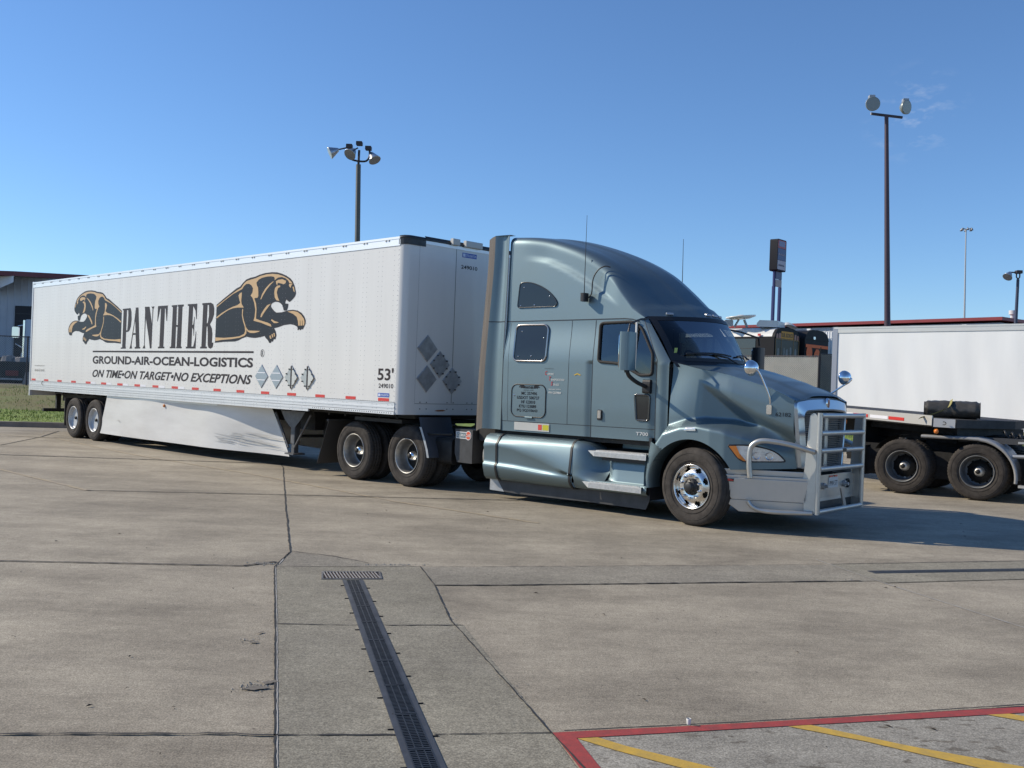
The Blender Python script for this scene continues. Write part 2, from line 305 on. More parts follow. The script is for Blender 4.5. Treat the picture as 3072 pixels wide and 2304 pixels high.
TAN=[[(-6.029,3.125),(-6.028,3.153),(-5.542,3.339),(-5.244,3.443),(-5.087,3.487),(-4.988,3.565),(-4.887,3.611),(-4.716,3.634),(-4.564,3.649),(-4.381,3.685),(-4.167,3.705),(-3.955,3.704),(-3.76,3.683),(-3.583,3.643),(-3.423,3.588),(-3.31,3.526),(-3.261,3.485),(-3.37,3.499),(-3.404,3.544),(-3.502,3.596),(-3.629,3.626),(-3.756,3.622),(-3.842,3.591),(-3.873,3.575),(-3.876,3.619),(-3.902,3.642),(-4.0,3.659),(-4.164,3.66),(-4.328,3.646),(-4.443,3.616),(-4.524,3.562),(-4.503,3.507),(-4.458,3.46),(-4.444,3.387),(-4.438,3.297),(-4.469,3.263),(-4.545,3.265),(-4.578,3.253),(-4.512,3.156),(-4.485,3.048),(-4.489,2.94),(-4.492,2.859),(-4.321,2.82),(-4.07,2.775),(-3.954,2.742),(-3.926,2.693),(-4.05,2.717),(-4.319,2.78),(-4.582,2.821),(-4.545,2.896),(-4.529,3.031),(-4.582,3.177),(-4.648,3.269),(-4.719,3.317),(-4.655,3.378),(-4.644,3.459),(-4.708,3.52),(-4.796,3.552),(-4.9,3.552),(-4.984,3.515),(-5.05,3.458),(-5.224,3.415),(-5.399,3.371),(-5.701,3.26)],[(-5.054,3.394),(-5.058,3.321),(-5.069,3.229),(-5.047,3.164),(-4.963,3.089),(-5.201,3.096),(-5.379,3.087),(-5.558,3.055),(-5.773,2.985),(-6.009,2.896),(-6.029,2.921),(-5.811,3.005),(-5.559,3.078),(-5.381,3.119),(-5.222,3.142),(-5.101,3.185),(-5.141,3.25),(-5.183,3.335),(-5.133,3.379)],[(-5.005,3.072),(-4.982,3.043),(-4.993,2.952),(-4.945,2.842),(-4.877,2.74),(-4.827,2.639),(-4.831,2.575),(-4.897,2.53),(-5.07,2.495),(-5.371,2.47),(-5.79,2.454),(-6.031,2.432),(-6.04,2.508),(-5.7,2.496),(-5.337,2.507),(-5.089,2.523),(-4.917,2.567),(-4.878,2.621),(-4.901,2.713),(-4.97,2.815),(-5.022,2.935),(-5.021,3.045)],[(-4.849,2.712),(-4.821,2.675),(-4.749,2.633),(-4.577,2.627),(-4.333,2.619),(-4.373,2.602),(-4.54,2.581),(-4.677,2.583),(-4.782,2.611),(-4.837,2.657)],[(-3.921,3.56),(-4.055,3.513),(-4.197,3.431),(-4.306,3.328),(-4.358,3.232),(-4.333,3.229),(-4.271,3.3),(-4.147,3.411),(-4.022,3.494),(-3.912,3.55)],[(-3.981,3.135),(-4.11,3.108),(-4.22,3.031),(-4.313,2.945),(-4.334,2.887),(-4.292,2.883),(-4.246,2.934),(-4.152,3.012),(-4.043,3.088)],[(-3.682,3.47),(-3.778,3.47),(-3.855,3.425),(-3.874,3.347),(-3.851,3.249),(-3.791,3.194),(-3.686,3.178),(-3.747,3.254),(-3.785,3.343),(-3.751,3.42),(-3.673,3.443)],[(-3.832,3.555),(-3.753,3.578),(-3.611,3.584),(-3.483,3.547),(-3.495,3.505),(-3.557,3.486),(-3.629,3.502),(-3.766,3.524),(-3.778,3.478),(-3.812,3.502)],[(-3.37,3.486),(-3.261,3.478),(-3.305,3.444),(-3.31,3.41),(-3.358,3.429),(-3.38,3.46)],[(-3.257,3.425),(-3.211,3.423),(-3.177,3.327),(-3.213,3.337)],[(-3.397,2.969),(-3.213,2.977),(-3.058,2.952),(-2.934,2.894),(-2.839,2.815),(-2.82,2.756),(-2.832,2.701),(-2.873,2.702),(-2.885,2.791),(-2.897,2.791),(-2.891,2.698),(-2.948,2.699),(-2.957,2.792),(-2.972,2.793),(-2.969,2.699),(-3.019,2.7),(-3.04,2.794),(-3.083,2.863),(-3.209,2.922)],[(-3.928,2.838),(-3.829,2.801),(-3.675,2.772),(-3.746,2.76),(-3.842,2.762),(-3.909,2.794),(-3.951,2.817)],[(-3.988,2.522),(-3.948,2.53),(-3.911,2.469),(-3.96,2.464)],[(-3.917,2.548),(-3.877,2.556),(-3.848,2.494),(-3.888,2.49)],[(-3.854,2.573),(-3.813,2.573),(-3.79,2.507),(-3.825,2.507)]]
LET=[[(-10.452,3.219),(-10.227,3.223),(-10.218,3.182),(-10.225,2.309),(-10.2,2.309),(-10.202,2.279),(-10.473,2.276),(-10.476,2.303),(-10.405,2.309),(-10.399,3.181),(-10.445,3.188)],[(-10.224,3.222),(-10.029,3.227),(-9.978,3.142),(-9.953,2.967),(-9.98,2.794),(-10.058,2.691),(-10.143,2.67),(-10.238,2.671),(-10.236,2.708),(-10.164,2.709),(-10.145,2.84),(-10.134,3.059),(-10.149,3.18),(-10.216,3.182)],[(-9.748,3.228),(-9.621,3.23),(-9.493,2.319),(-9.457,2.319),(-9.458,2.281),(-9.735,2.279),(-9.738,2.314),(-9.673,2.319),(-9.755,2.877),(-9.779,2.92),(-9.913,2.368),(-9.876,2.281),(-10.011,2.279),(-9.957,2.368),(-9.811,2.899),(-9.799,2.964)],[(-9.877,2.64),(-9.731,2.638),(-9.727,2.597),(-9.883,2.599)],[(-9.295,3.233),(-9.061,3.23),(-8.901,2.819),(-8.907,3.175),(-8.957,3.226),(-8.815,3.229),(-8.865,3.171),(-8.886,2.776),(-8.892,2.283),(-8.968,2.283),(-9.037,2.503),(-9.228,2.984),(-9.236,2.366),(-9.194,2.283),(-9.335,2.281),(-9.264,2.366),(-9.271,3.145)],[(-8.642,3.23),(-8.175,3.231),(-8.187,2.889),(-8.213,2.889),(-8.275,3.159),(-8.309,3.176),(-8.319,2.322),(-8.27,2.322),(-8.267,2.285),(-8.573,2.285),(-8.576,2.317),(-8.508,2.322),(-8.498,3.171),(-8.531,3.167),(-8.633,2.887),(-8.651,2.888)],[(-7.991,3.227),(-7.738,3.229),(-7.734,3.19),(-7.756,3.19),(-7.751,2.794),(-7.682,2.793),(-7.688,3.188),(-7.709,3.192),(-7.712,3.23),(-7.442,3.231),(-7.449,3.188),(-7.497,3.185),(-7.508,2.321),(-7.466,2.321),(-7.47,2.284),(-7.717,2.285),(-7.72,2.316),(-7.699,2.321),(-7.69,2.752),(-7.76,2.753),(-7.763,2.321),(-7.745,2.285),(-8.008,2.285),(-8.011,2.316),(-7.957,2.321),(-7.938,3.191),(-7.988,3.19)],[(-7.265,3.229),(-6.851,3.227),(-6.853,2.902),(-6.873,2.902),(-6.917,3.081),(-7.026,3.188),(-7.036,2.786),(-6.996,2.786),(-6.958,2.953),(-6.943,2.953),(-6.947,2.547),(-6.961,2.548),(-6.988,2.687),(-7.036,2.727),(-7.042,2.322),(-6.96,2.322),(-6.892,2.488),(-6.873,2.641),(-6.853,2.64),(-6.856,2.282),(-7.282,2.282),(-7.278,2.318),(-7.227,2.322),(-7.21,3.189),(-7.263,3.195)],[(-6.638,3.23),(-6.411,3.23),(-6.412,3.189),(-6.432,2.319),(-6.379,2.319),(-6.38,2.282),(-6.66,2.282),(-6.659,2.317),(-6.609,2.321),(-6.595,3.19),(-6.635,3.193)],[(-6.409,3.23),(-6.275,3.23),(-6.177,3.196),(-6.128,3.108),(-6.126,2.983),(-6.191,2.868),(-6.281,2.783),(-6.197,2.695),(-6.166,2.579),(-6.176,2.405),(-6.137,2.4),(-6.122,2.41),(-6.116,2.376),(-6.14,2.309),(-6.224,2.275),(-6.303,2.295),(-6.347,2.358),(-6.359,2.581),(-6.384,2.736),(-6.422,2.737),(-6.419,2.805),(-6.38,2.809),(-6.337,2.968),(-6.353,3.182),(-6.41,3.189)]]
RED=[(0.266,4.97),(0.982,5.142),(1.478,5.27),(3.003,5.677),(2.946,5.567),(1.517,5.199),(0.384,4.904),(0.467,4.542),(0.37,4.533)]
YEL=[[(0.384,4.901),(0.491,4.927),(0.622,4.819),(0.987,4.591),(0.83,4.576),(0.561,4.758)],[(1.51,5.195),(1.643,5.229),(2.063,4.963),(2.515,4.735),(2.269,4.712),(1.856,5.007)],[(2.708,5.518),(2.851,5.556),(2.922,5.519),(2.87,5.419)]]
RJ=[(0.328,4.989),(0.983,5.149),(1.736,5.34),(3.018,5.706)]
# ---------------------------------------------------------------- wheels (shared by every truck and trailer)
TYRE_PROF = [(.028, .288), (.012, .325), (.001, .37), (0, .41), (.003, .452), (.012, .478), (.022, .492), (.045, .507), (.075, .509), (.078, .499), (.088, .499), (.091, .510), (.136, .51), (.139, .499), (.149, .499), (.152, .51), (.197, .51), (.200, .499), (.21, .499), (.213, .509), (.235, .507), (.258, .492), (.27, .47), (.277, .43), (.28, .39), (.268, .33), (.252, .288)]
def tyre_mb(M, lug, off=0.):
    mb = MB(); n = 168; v = []
    for a, r in TYRE_PROF:
        for j in range(n):
            rr = r
            if lug and r > .485 and (j % 3 == 0): rr = r-.010
            v.append(M @ Vector((rr*math.cos(2*PI*j/n), a+off, rr*math.sin(2*PI*j/n))))
    k = len(TYRE_PROF)
    mb.add(v, [(i*n+j, i*n+(j+1) % n, (i+1)*n+(j+1) % n, (i+1)*n+j) for i in range(k-1) for j in range(n)], True)
    for rr in (.345, .435):   # moulded ribs on the sidewall
        mb.lathe([(off+.001, rr-.004), (off-.003, rr-.001), (off-.003, rr+.001), (off+.001, rr+.004)], 64, M)
    return mb
def wheel(parent, x, y, kind, side=1, yaw=0, z=.51):
    M = Matrix.Translation((x, y, z)) @ Matrix.Rotation(yaw, 4, 'Z') @ Matrix.Diagonal((1, side, 1, 1))
    core = MB().lathe([(.20, 0), (.20, .2), (.26, .2), (.26, 0)], 32, M).lathe([(.06, 0), (.06, .04), (.2, .05)], 16, M)
    wo = core.build('wheel', BLACKST, parent)
    tb = tyre_mb(M, kind in ('drive', 'dark'))
    if kind in ('drive', 'cover', 'dark'):
        t2 = tyre_mb(M, kind != 'cover', .34); tb.add(t2.v, t2.f, True)
    tb.build('tyre', RUBBER, wo)
    lip = [(.03, .29), (.011, .294), (.007, .288), (.011, .279), (.022, .272)]
    if kind == 'steer':
        # forged disc wheel with eight hand holes: ring sector mesh with the holes left open
        n = 128; rows = [(.022, .272), (.05, .263), (.062, .255), (.052, .243), (.040, .228), (.028, .212), (.018, .198), (.012, .185), (.010, .165), (.010, .13), (.016, .108)]
        mb = MB().lathe(lip, 64, M); v = []; f = []
        for a, r in rows:
            for j in range(n): v.append(M @ Vector((r*math.cos(2*PI*j/n), a, r*math.sin(2*PI*j/n))))
        for i in range(len(rows)-1):
            for j in range(n):
                jj = (j % 16)-7.5; w = {2: 2.2, 3: 3.6, 4: 3.6, 5: 2.4}.get(i, 0)
                if abs(jj) < w: continue
                f.append((i*n+j, i*n+(j+1) % n, (i+1)*n+(j+1) % n, (i+1)*n+j))
        mb.add(v, f, True); mb.build('rim', ALU2, wo)
        MB().lathe([(.11, .258), (.09, .2), (.075, .15), (.075, .1)], 32, M).build('brake_drum', BLACKST, wo)
        hub = MB().lathe([(.02, .108), (-.012, .104), (-.016, .07), (-.02, .066), (-.055, .062), (-.062, .05), (-.064, 0)], 32, M)
        for j in range(8):
            a = 2*PI*j/8; hub.cyl(M @ Vector((.087*math.cos(a), -.012, .087*math.sin(a))), M @ Vector((.087*math.cos(a), -.024, .087*math.sin(a))), .009, 6)
        hub.build('hub', BLACKPL, wo)
        nuts = MB()
        for j in range(10):
            a = 2*PI*(j+.5)/10; c = math.cos(a)*.151; s = math.sin(a)*.151
            nuts.cyl(M @ Vector((c, .012, s)), M @ Vector((c, -.03, s)), .0195, 10, .017); nuts.cyl(M @ Vector((c, -.03, s)), M @ Vector((c, -.042, s)), .017, 10, .009)
        nuts.build('lug_nuts', CHROME, wo)
    elif kind in ('drive', 'dark'):
        rm = RIMA if kind == 'drive' else RIMD
        mb = MB().lathe(lip+[(.12, .264), (.205, .256), (.225, .24)], 64, M)
        n = 80; rows = [(.225, .24), (.232, .225), (.236, .20), (.238, .175), (.236, .15), (.228, .10)]; v = []; f = []
        for a, r in rows:
            for j in range(n): v.append(M @ Vector((r*math.cos(2*PI*j/n), a, r*math.sin(2*PI*j/n))))
        ks = 16 if kind == 'drive' else 8
        for i in range(len(rows)-1):
            for j in range(n):
                jj = (j % ks)-(ks-1)/2; w = {1: 1.1 if ks == 8 else 3, 2: 1.1 if ks == 8 else 3}.get(i, 0)
                if abs(jj) < w: continue
                f.append((i*n+j, i*n+(j+1) % n, (i+1)*n+(j+1) % n, (i+1)*n+j))
        mb.add(v, f, True)
        for j in range(10):
            a = 2*PI*(j+.5)/10; c = math.cos(a)*.14; s = math.sin(a)*.14; mb.cyl(M @ Vector((c, .24, s)), M @ Vector((c, .21, s)), .013, 6)
        mb.build('rim', rm, wo)
        hub = MB().lathe([(.24, .10), (.17, .088), (.145, .082), (.12, .074), (.10, .060), (.088, .036), (.084, 0)], 32, M)
        hub.build('hub_cap', CHROME if kind == 'drive' else BALU, wo)
    else:
        MB().lathe(lip+[(.06, .268)], 64, M).build('rim', COVERM, wo)
        MB().lathe([(.055, .268), (.082, .262), (.088, .235), (.094, .16), (.096, .08), (.097, 0)], 64, M).build('hub_cap', COVERM, wo)
    return wo
ALU2 = mat('machined_wheel_aluminium', (.74, .72, .69), .2, 1., var=.12, vscale=12)
RIMD = mat('dull_grey_rim', (.16, .165, .17), .5, .3, var=.3, vscale=10)
COVERM = mat('satin_wheel_cover', (.52, .53, .54), .42, .25, var=.08, vscale=8)
RIMA = mat('dusty_drive_rim', (.40, .39, .37), .42, .75, var=.25, vscale=9)

# ================================================================ BLUE TRACTOR
TR = thing('semi_truck', 'steel blue long-nose sleeper semi truck with aluminium bull bar, coupled to the white lettered trailer', 'truck', (2.3715, 12.8712, 0), -.7032)
YC = 1.25
def cab_w(X, z): return 1.11-.05*sstep(2.1, 2.72, z)-.012*sstep(1.5, 1.04, z)
def on_cab(off=0.): return lambda x, z: (x, YC-cab_w(x, z)-off, z)
# --- side panels, A pillar
DW = rpoly([(-1.655, 2.675), (-1.10, 2.69), (-.955, 2.60), (-.735, 2.235), (-.735, 1.955), (-.93, 1.945), (-1.25, 2.10), (-1.635, 2.125)], [.06, .08, .05, .05, .05, .05, .1, .05], 4)
def pillar(z):   # windscreen corner (X, w) at height z
    t = (z-2.15)/(2.765-2.15); return (-.485+(-.92+.485)*t, 1.06-.06*t)
def side_pt(X, z, Xf):
    w = cab_w(X, z)
    if z > 2.12:
        xp, wp = pillar(z); s = max(0, min(1, (X-(xp-.2))/.2)); w = w-(w-wp)*s*s
    else: w -= .03*sstep(Xf-.12, Xf, X)
    return (X, YC-w, z)
def side_panel(Xa, XbF, zs, n, holes):
    mb = MB(); G = []
    for z in zs:
        Xb = XbF(z); G.append([side_pt(Xa+(Xb-Xa)*j/n, z, Xb) for j in range(n+1)])
    m, nn = len(G), n+1; v = [p for R in G for p in R]; f = []
    for i in range(m-1):
        for j in range(n):
            q = (i*nn+j, i*nn+j+1, (i+1)*nn+j+1, (i+1)*nn+j); cx = sum(v[k][0] for k in q)/4; cz = sum(v[k][2] for k in q)/4
            if holes and inside((cx, cz), holes): continue
            f.append(q)
    mb.add(v, f, True); return mb
zl = [1.05+(2.722-1.05)*i/76 for i in range(77)]
XD0, XD1 = -1.735, -.665
def xdoor(z): return XD1 if z < 2.16 else XD1-(z-2.16)*.50
def xcow(z): return -.49 if z < 2.15 else pillar(z)[0]
sl = side_panel(-3.42, lambda z: XD0-.003, zl, 60, None)
# front strip between door and windscreen / hood
fs = MB(); G = []
for z in zl:
    a = xdoor(z)+.003; b = xcow(z); G.append([side_pt(a+(b-a)*j/12, z, b) for j in range(13)])
fs.grid(G)
body = MB(); body.add(sl.v, sl.f, True); body.add(fs.v, fs.f, True)
# --- roof
CRE = spline([(-3.42, 4.02, 1.03), (-3.0, 3.985, 1.03), (-2.58, 3.90, 1.03), (-2.02, 3.71, 1.02), (-1.58, 3.45, 1.01), (-1.29, 3.15, 1.0), (-1.07, 2.91, 1.0), (-.92, 2.765, 1.0)], 6)
CEN = spline([(-3.42, 4.11, 0), (-2.85, 4.07, 0), (-2.27, 3.93, 0), (-1.74, 3.74, 0), (-1.26, 3.50, 0), (-.90, 3.24, 0), (-.60, 2.98, 0), (-.385, 2.79, 0)], 6)
ARC = [(-3.2, 3.70), (-3.0, 3.682), (-2.665, 3.619), (-2.284, 3.462), (-1.914, 3.261), (-1.496, 3.0), (-1.3, 2.85)]
def arc_in(X, z):   # shallow sculpted step on the roof side
    za = interp(ARC, X); k = sstep(-3.2, -2.6, X)*(1-sstep(-1.7, -1.35, X)); return .030*k*sstep(za-.03, za+.035, z)
rows = []
for i0, (c, e) in enumerate(zip(CRE, CEN)):
    Xs, zs, ws = c; h = zs-2.722; r = min(.11, .45*h); pts = []
    ns = 26
    for i in range(ns+1):
        t = i/ns; z = 2.722+(h-r)*t; u = (z-2.722)/1.3
        wv = 1.06+(ws-1.06)*u+.0; pts.append((Xs, wv-arc_in(Xs, z), z))
    # roof side of the crease
    def roof(s): f = 1.62*s-.62*s*s; return (Xs+(e.x-Xs)*(2*s-s*s if i0 > 36 else f), ws*(1-s), zs+(e.y-zs)*f)
    s0 = r/ws*1.15; A = Vector(pts[-1]); C = Vector((Xs, ws-arc_in(Xs, zs), zs)); B = Vector(roof(s0))
    for i in range(1, 7):
        t = i/7; q = A*(1-t)**2+C*2*t*(1-t)+B*t*t; pts.append(tuple(q))
    for i in range(0, 21):
        s = s0+(1-s0)*i/20; x, wv, z = roof(s)
        z -= .018*sstep(.30, .38, wv/ws)*(1-sstep(.62, .8, wv/ws))*sstep(-3.3, -2.6, x)   # shallow channel beside the raised centre
        pts.append((x, wv, z))
    rows.append([(x, YC-wv, z) for x, wv, z in pts])
body.grid(rows)
# fill the small gap from seam to first crease row at the front corner is covered by the pillar; back wall
body.mirror(YC)
back = [(-3.42, YC-1.11, 1.05), (-3.42, YC-1.11, 2.1), (-3.42, YC-1.06, 2.72), (-3.42, YC-1.03, 3.95), (-3.42, YC-.9, 4.03), (-3.42, YC, 4.10), (-3.42, YC+.9, 4.03), (-3.42, YC+1.03, 3.95), (-3.42, YC+1.06, 2.72), (-3.42, YC+1.11, 2.1), (-3.42, YC+1.11, 1.05)]
body.add(back, [tuple(range(len(back)))])
bodyo = body.build('cab_body', PAINT, TR)
# interior liner: dark floor, back wall and ceiling so the cab is not hollow
li = MB()
li.box(-3.38, -.56, YC-1.07, YC+1.07, 1.08, 1.12)
li.add([(-1.9, YC-1.05, 1.1), (-1.9, YC+1.05, 1.1), (-1.9, YC+1.0, 3.6), (-1.9, YC-1.0, 3.6)], [(0, 1, 2, 3)])
li.add([(-1.9, YC-.97, 2.74), (-1.0, YC-.95, 2.74), (-.55, YC-.5, 2.76), (-.5, YC+.5, 2.76), (-1.0, YC+.95, 2.74), (-1.9, YC+.97, 2.74)], [(0, 1, 2, 3, 4, 5)])
for s in (-1, 1):
    li.add([(-1.9, YC+s*1.05, 1.1), (-.55, YC+s*1.05, 1.1), (-.55, YC+s*1.05, 1.93), (-1.9, YC+s*1.05, 1.93)], [(0, 1, 2, 3)])
li.build('interior_lining', mat('dark_interior', (.035, .035, .04), .8), TR)
ds = MB(); G = []
for i in range(9):
    t = i/8; y = YC-1.0+2.0*t; x = -.52+.30*math.sin(PI*t)
    G.append([(-.95, y, 2.02), (-.80, y, 2.09), (x-.12, y, 2.11), (x-.02, y, 2.06)])
ds.grid(G); ds.box(-1.05, -.75, YC+.2, YC+.95, 1.65, 2.06); ds.box(-1.0, -.75, YC-.95, YC+.2, 1.5, 2.02)
ds.build('dashboard', mat('dash_vinyl', (.05, .052, .055), .6, bump=.2), TR)
for s in (-1, 1):
    st = MB(); y = YC+s*.52
    st.rbox(-1.75, -1.25, y-.27, y+.27, 1.50, 1.66, .05, 'y', 4); st.rbox(-1.84, -1.70, y-.26, y+.26, 1.60, 2.42, .05, 'y', 4); st.rbox(-1.82, -1.74, y-.14, y+.14, 2.44, 2.62, .03, 'y', 4)
    st.build('seat', mat('grey_seat_fabric', (.09, .09, .10), .9), TR)
swm = MB(); cw = Vector((-1.02, YC+.52, 2.16)); ring = []
for i in range(28):
    a = 2*PI*i/28; ring.append(cw+Vector((-.11*math.sin(a)*1.0, .235*math.cos(a), .205*math.sin(a))))
swm.tube(ring, .015, 8, closed=True)
for a in (.3, 2.8, 4.7): swm.tube([cw, cw+Vector((-.11*math.sin(a), .235*math.cos(a), .205*math.sin(a)))], .012, 6)
swm.cyl(cw, cw+Vector((.3, 0, -.25)), .03, 8); swm.build('steering_wheel', BLACKPL, TR)
MB().rbox(-.93, -.90, YC-.12, YC+.02, 2.45, 2.60, .01, 'x').build('paper_tag', mat('pale_card', (.4, .42, .40), .7), TR)
# --- doors
for s in (0, 1):
    d = side_panel(XD0+.003, lambda z: xdoor(z)-.003, zl, 46, DW)
    if s: d.v = [(x, 2*YC-y, z) for x, y, z in d.v]; d.f = [f[::-1] for f in d.f]
    do = d.build('door', PAINT, TR)
    g = MB().fan(DW, on_cab(-.012), 2)
    fr = MB().tube([on_cab(.004)(*p) for p in DW], .021, 8, closed=True)
    vt = MB().rbox(-1.045, -1.012, YC-cab_w(-1, 2.4)-.012, YC-cab_w(-1, 2.4)+.01, 2.04, 2.69, .006, 'z')
    if s:
        for q in (g, fr, vt): q.v = [(x, 2*YC-y, z) for x, y, z in q.v]
    g.build('window', DOORGL, do); fr.build('window_seal', TREAD, do); vt.build('window_divider', BALU if not s else TREAD, do)
    if not s:
        KW = rpoly([(-1.0, 1.68), (-.757, 1.68), (-.765, 1.33), (-.965, 1.33)], .035, 4)
        MB().fan(KW, on_cab(.006), 2).build('lower_window', DGLASS, do)
        MB().tube([on_cab(.008)(*p) for p in KW], .014, 8, closed=True).build('lower_window_frame', mat('dark_chrome', (.12, .12, .12), .2, .8), do)
        hd = MB().fan(rrect(-1.625, -1.535, 1.295, 1.445, .02), on_cab(.006), 2); hd.build('handle_recess', BLACKPL, do)
        MB().rbox(-1.605, -1.548, YC-1.14, YC-1.118, 1.325, 1.435, .008, 'z').build('handle', CHROME, do)
        b = MB(); text_mb(b, 'T700', -.965, -.768, 1.12, 1.168, on_cab(.008), bold=.02); b.build('model_badge', mat('silver_badge', (.6, .6, .6), .35, .3), do)
# thin dark shut lines round door and panels
ln = MB(); oc = on_cab(.0015)
def strip(path, wd, fn=oc):
    for (a, b) in zip(path, path[1:]):
        A = Vector(a); B = Vector(b); d = (B-A).normalized()*1.; nrm = Vector((-d.y, d.x))*wd/2
        ln.add([fn(*(A+nrm)), fn(*(B+nrm)), fn(*(B-nrm)), fn(*(A-nrm))], [(0, 1, 2, 3)])
def vs(x0, z0, x1, z1, n=12): return [(x0+(x1-x0)*i/n, z0+(z1-z0)*i/n) for i in range(n+1)]
strip(vs(XD0, 1.05, XD0, 2.72), .010); strip(vs(-2.16, 1.21, -2.16, 2.72), .007); strip(vs(-3.30, 1.21, -3.33, 2.70), .004)
strip(vs(-3.41, 1.20, -.665, 1.215, 20), .008)
strip(vs(-3.42, 2.721, -1.25, 2.735, 20)+[(-1.12, 2.725), (-1.0, 2.69)], .013, lambda x, z: (x, YC-1.0635, z))
ln.pair(YC, 'panel_gaps', BLACKPL, TR)
dl = MB()
Gd = []
for z in zl:
    X = xdoor(z); p = side_pt(X, z, xcow(z)); Gd.append([(X-.005, p[1]-.0015, z), (X+.005, p[1]-.0015, z)])
dl.grid(Gd); dl.pair(YC, 'door_gap', BLACKPL, TR)
# --- windscreen
def wind(u, t):   # u -1..1 across, t 0 bottom..1 top
    wb = 1.06*u; wt = 1.0*u
    b = Vector((-.08-.36*wb*wb, wb, 2.165-.01*u*u)); tp = Vector((-.385-.535*wt*wt, wt, 2.79-.025*u*u))
    p = b.lerp(tp, t); bow = .03*math.sin(PI*t); return Vector((p.x+bow*.8, YC-p.y, p.z+bow*.4))
MB().grid([[wind(-1+2*j/24, i/8) for j in range(25)] for i in range(9)]).build('windscreen', SKYGLASS, TR)
fb = MB()
def frit(us, ts): fb.grid([[wind(u, t)+Vector((.004, 0, .002)) for u in us] for t in ts])
U = [-1+2*j/24 for j in range(25)]
frit(U, [0, .04, .075]); frit(U, [.90, .95, 1.0]); frit([.93, .965, 1.0], [i/8 for i in range(9)]); frit([-1, -.965, -.93], [i/8 for i in range(9)])
for s in (-1, 1):   # rounded lower corners
    c = [(s*.94, .07), (s*.94, .26), (s*.915, .17), (s*.875, .115), (s*.80, .07)]
    fb.add([wind(u, t)+Vector((.004, 0, .002)) for u, t in c], [tuple(range(5))])
fb.build('windscreen_seal', BLACKPL, TR)
cw_ = MB(); G = []       # black cowl below the glass
for j in range(25):
    u = -1+2*j/24; p = wind(u, 0); G.append([p+Vector((.0, 0, .0)), p+Vector((.05, 0, -.025)), p+Vector((.10, 0, -.085))])
cw_.grid(G); cw_.build('cowl', BLACKPL, TR)
def wiper(u0, u1, ua):
    m = MB(); a = wind(ua, -.03)+Vector((.05, 0, 0)); pts = [wind(u0+(u1-u0)*i/6, .06+.10*math.sin(PI*(.25+.55*i/6)))+Vector((.03, 0, .015)) for i in range(7)]
    m.tube(pts, .012, 6); m.tube([a, a.lerp(pts[3], .5)+Vector((.03, 0, .02)), pts[3]], .011, 6); m.build('wiper', BLACKPL, TR)
wiper(.82, .12, -.02); wiper(-.05, -.68, -.72)
MB().add([wind(u, t)+Vector((.006, 0, .003)) for u, t in ((.935, .16), (.90, .17), (.87, .27), (.905, .27))], [(0, 1, 2, 3)]).build('windscreen_sticker', mat('yellow_green_sticker', (.45, .5, .12), .5), TR)
# marker lamps on the roof brow
def brow(u, dz):  # point on the roof front, dz above the windscreen top edge
    t = dz/.32; i = len(CRE)-1-int(t*6); i = max(0, i); c = CRE[i]; e = CEN[i]; s = 1-abs(u); f = 2*s-s*s
    return Vector((c.x+(e.x-c.x)*f, YC-math.copysign(c.z*(1-s), u), c.y+(e.y-c.y)*f))
for u in (.74, .16, .0001, -.16, -.74):
    p = brow(u, .12); q = brow(u+.055, .12); tdir = (q-p); tdir.z = 0; tdir.normalize(); nrm = Vector((0, 0, 1)).cross(tdir); nrm = nrm if nrm.x > 0 else -nrm
    MB().obox(p+nrm*.008, tdir*.052, nrm*.02, Vector((-.003, 0, .014))).build('marker_lamp', mat('marker_lens', (.32, .36, .42), .3, 0, .4), TR, bevel=.006)
# --- bunk windows
UW = rpoly([(-3.215, 2.93), (-3.185, 3.315), (-2.96, 3.315), (-2.66, 3.20), (-2.455, 3.02), (-2.465, 2.935)], [.05, .07, .15, .2, .12, .05], 5)
def on_roof(off): return lambda x, z: (x, YC-(1.06-.03*(z-2.72)/1.3)-off, z)
LW = rrect(-3.215, -2.585, 2.12, 2.665, .085, 6)
for pl, fn in ((UW, on_roof), (LW, on_cab)):
    go, _g2 = MB().fan(pl, fn(.008), 2).pair(YC, 'bunk_window', DGLASS, TR)
    fr = MB().tube([fn(.010)(*p) for p in pl], .015 if pl is LW else .008, 8, closed=True)
    fr.build('window_frame', mat('dark_chrome', (.12, .12, .12), .2, .8) if pl is UW else mat('chrome_trim', (.42, .39, .37), .22, .9), go)
    for (x, z) in ([(-3.10, 3.24), (-2.60, 3.09), (-3.15, 2.96), (-2.88, 2.965)] if pl is UW else [(-3.09, 2.57), (-2.66, 2.47), (-3.12, 2.19), (-2.87, 2.195)]):
        MB().lathe([(0, .012), (-.006, .009), (-.008, 0)], 8, Matrix.Translation(fn(.012)(x, z))).build('window_screw', CHROME, go)
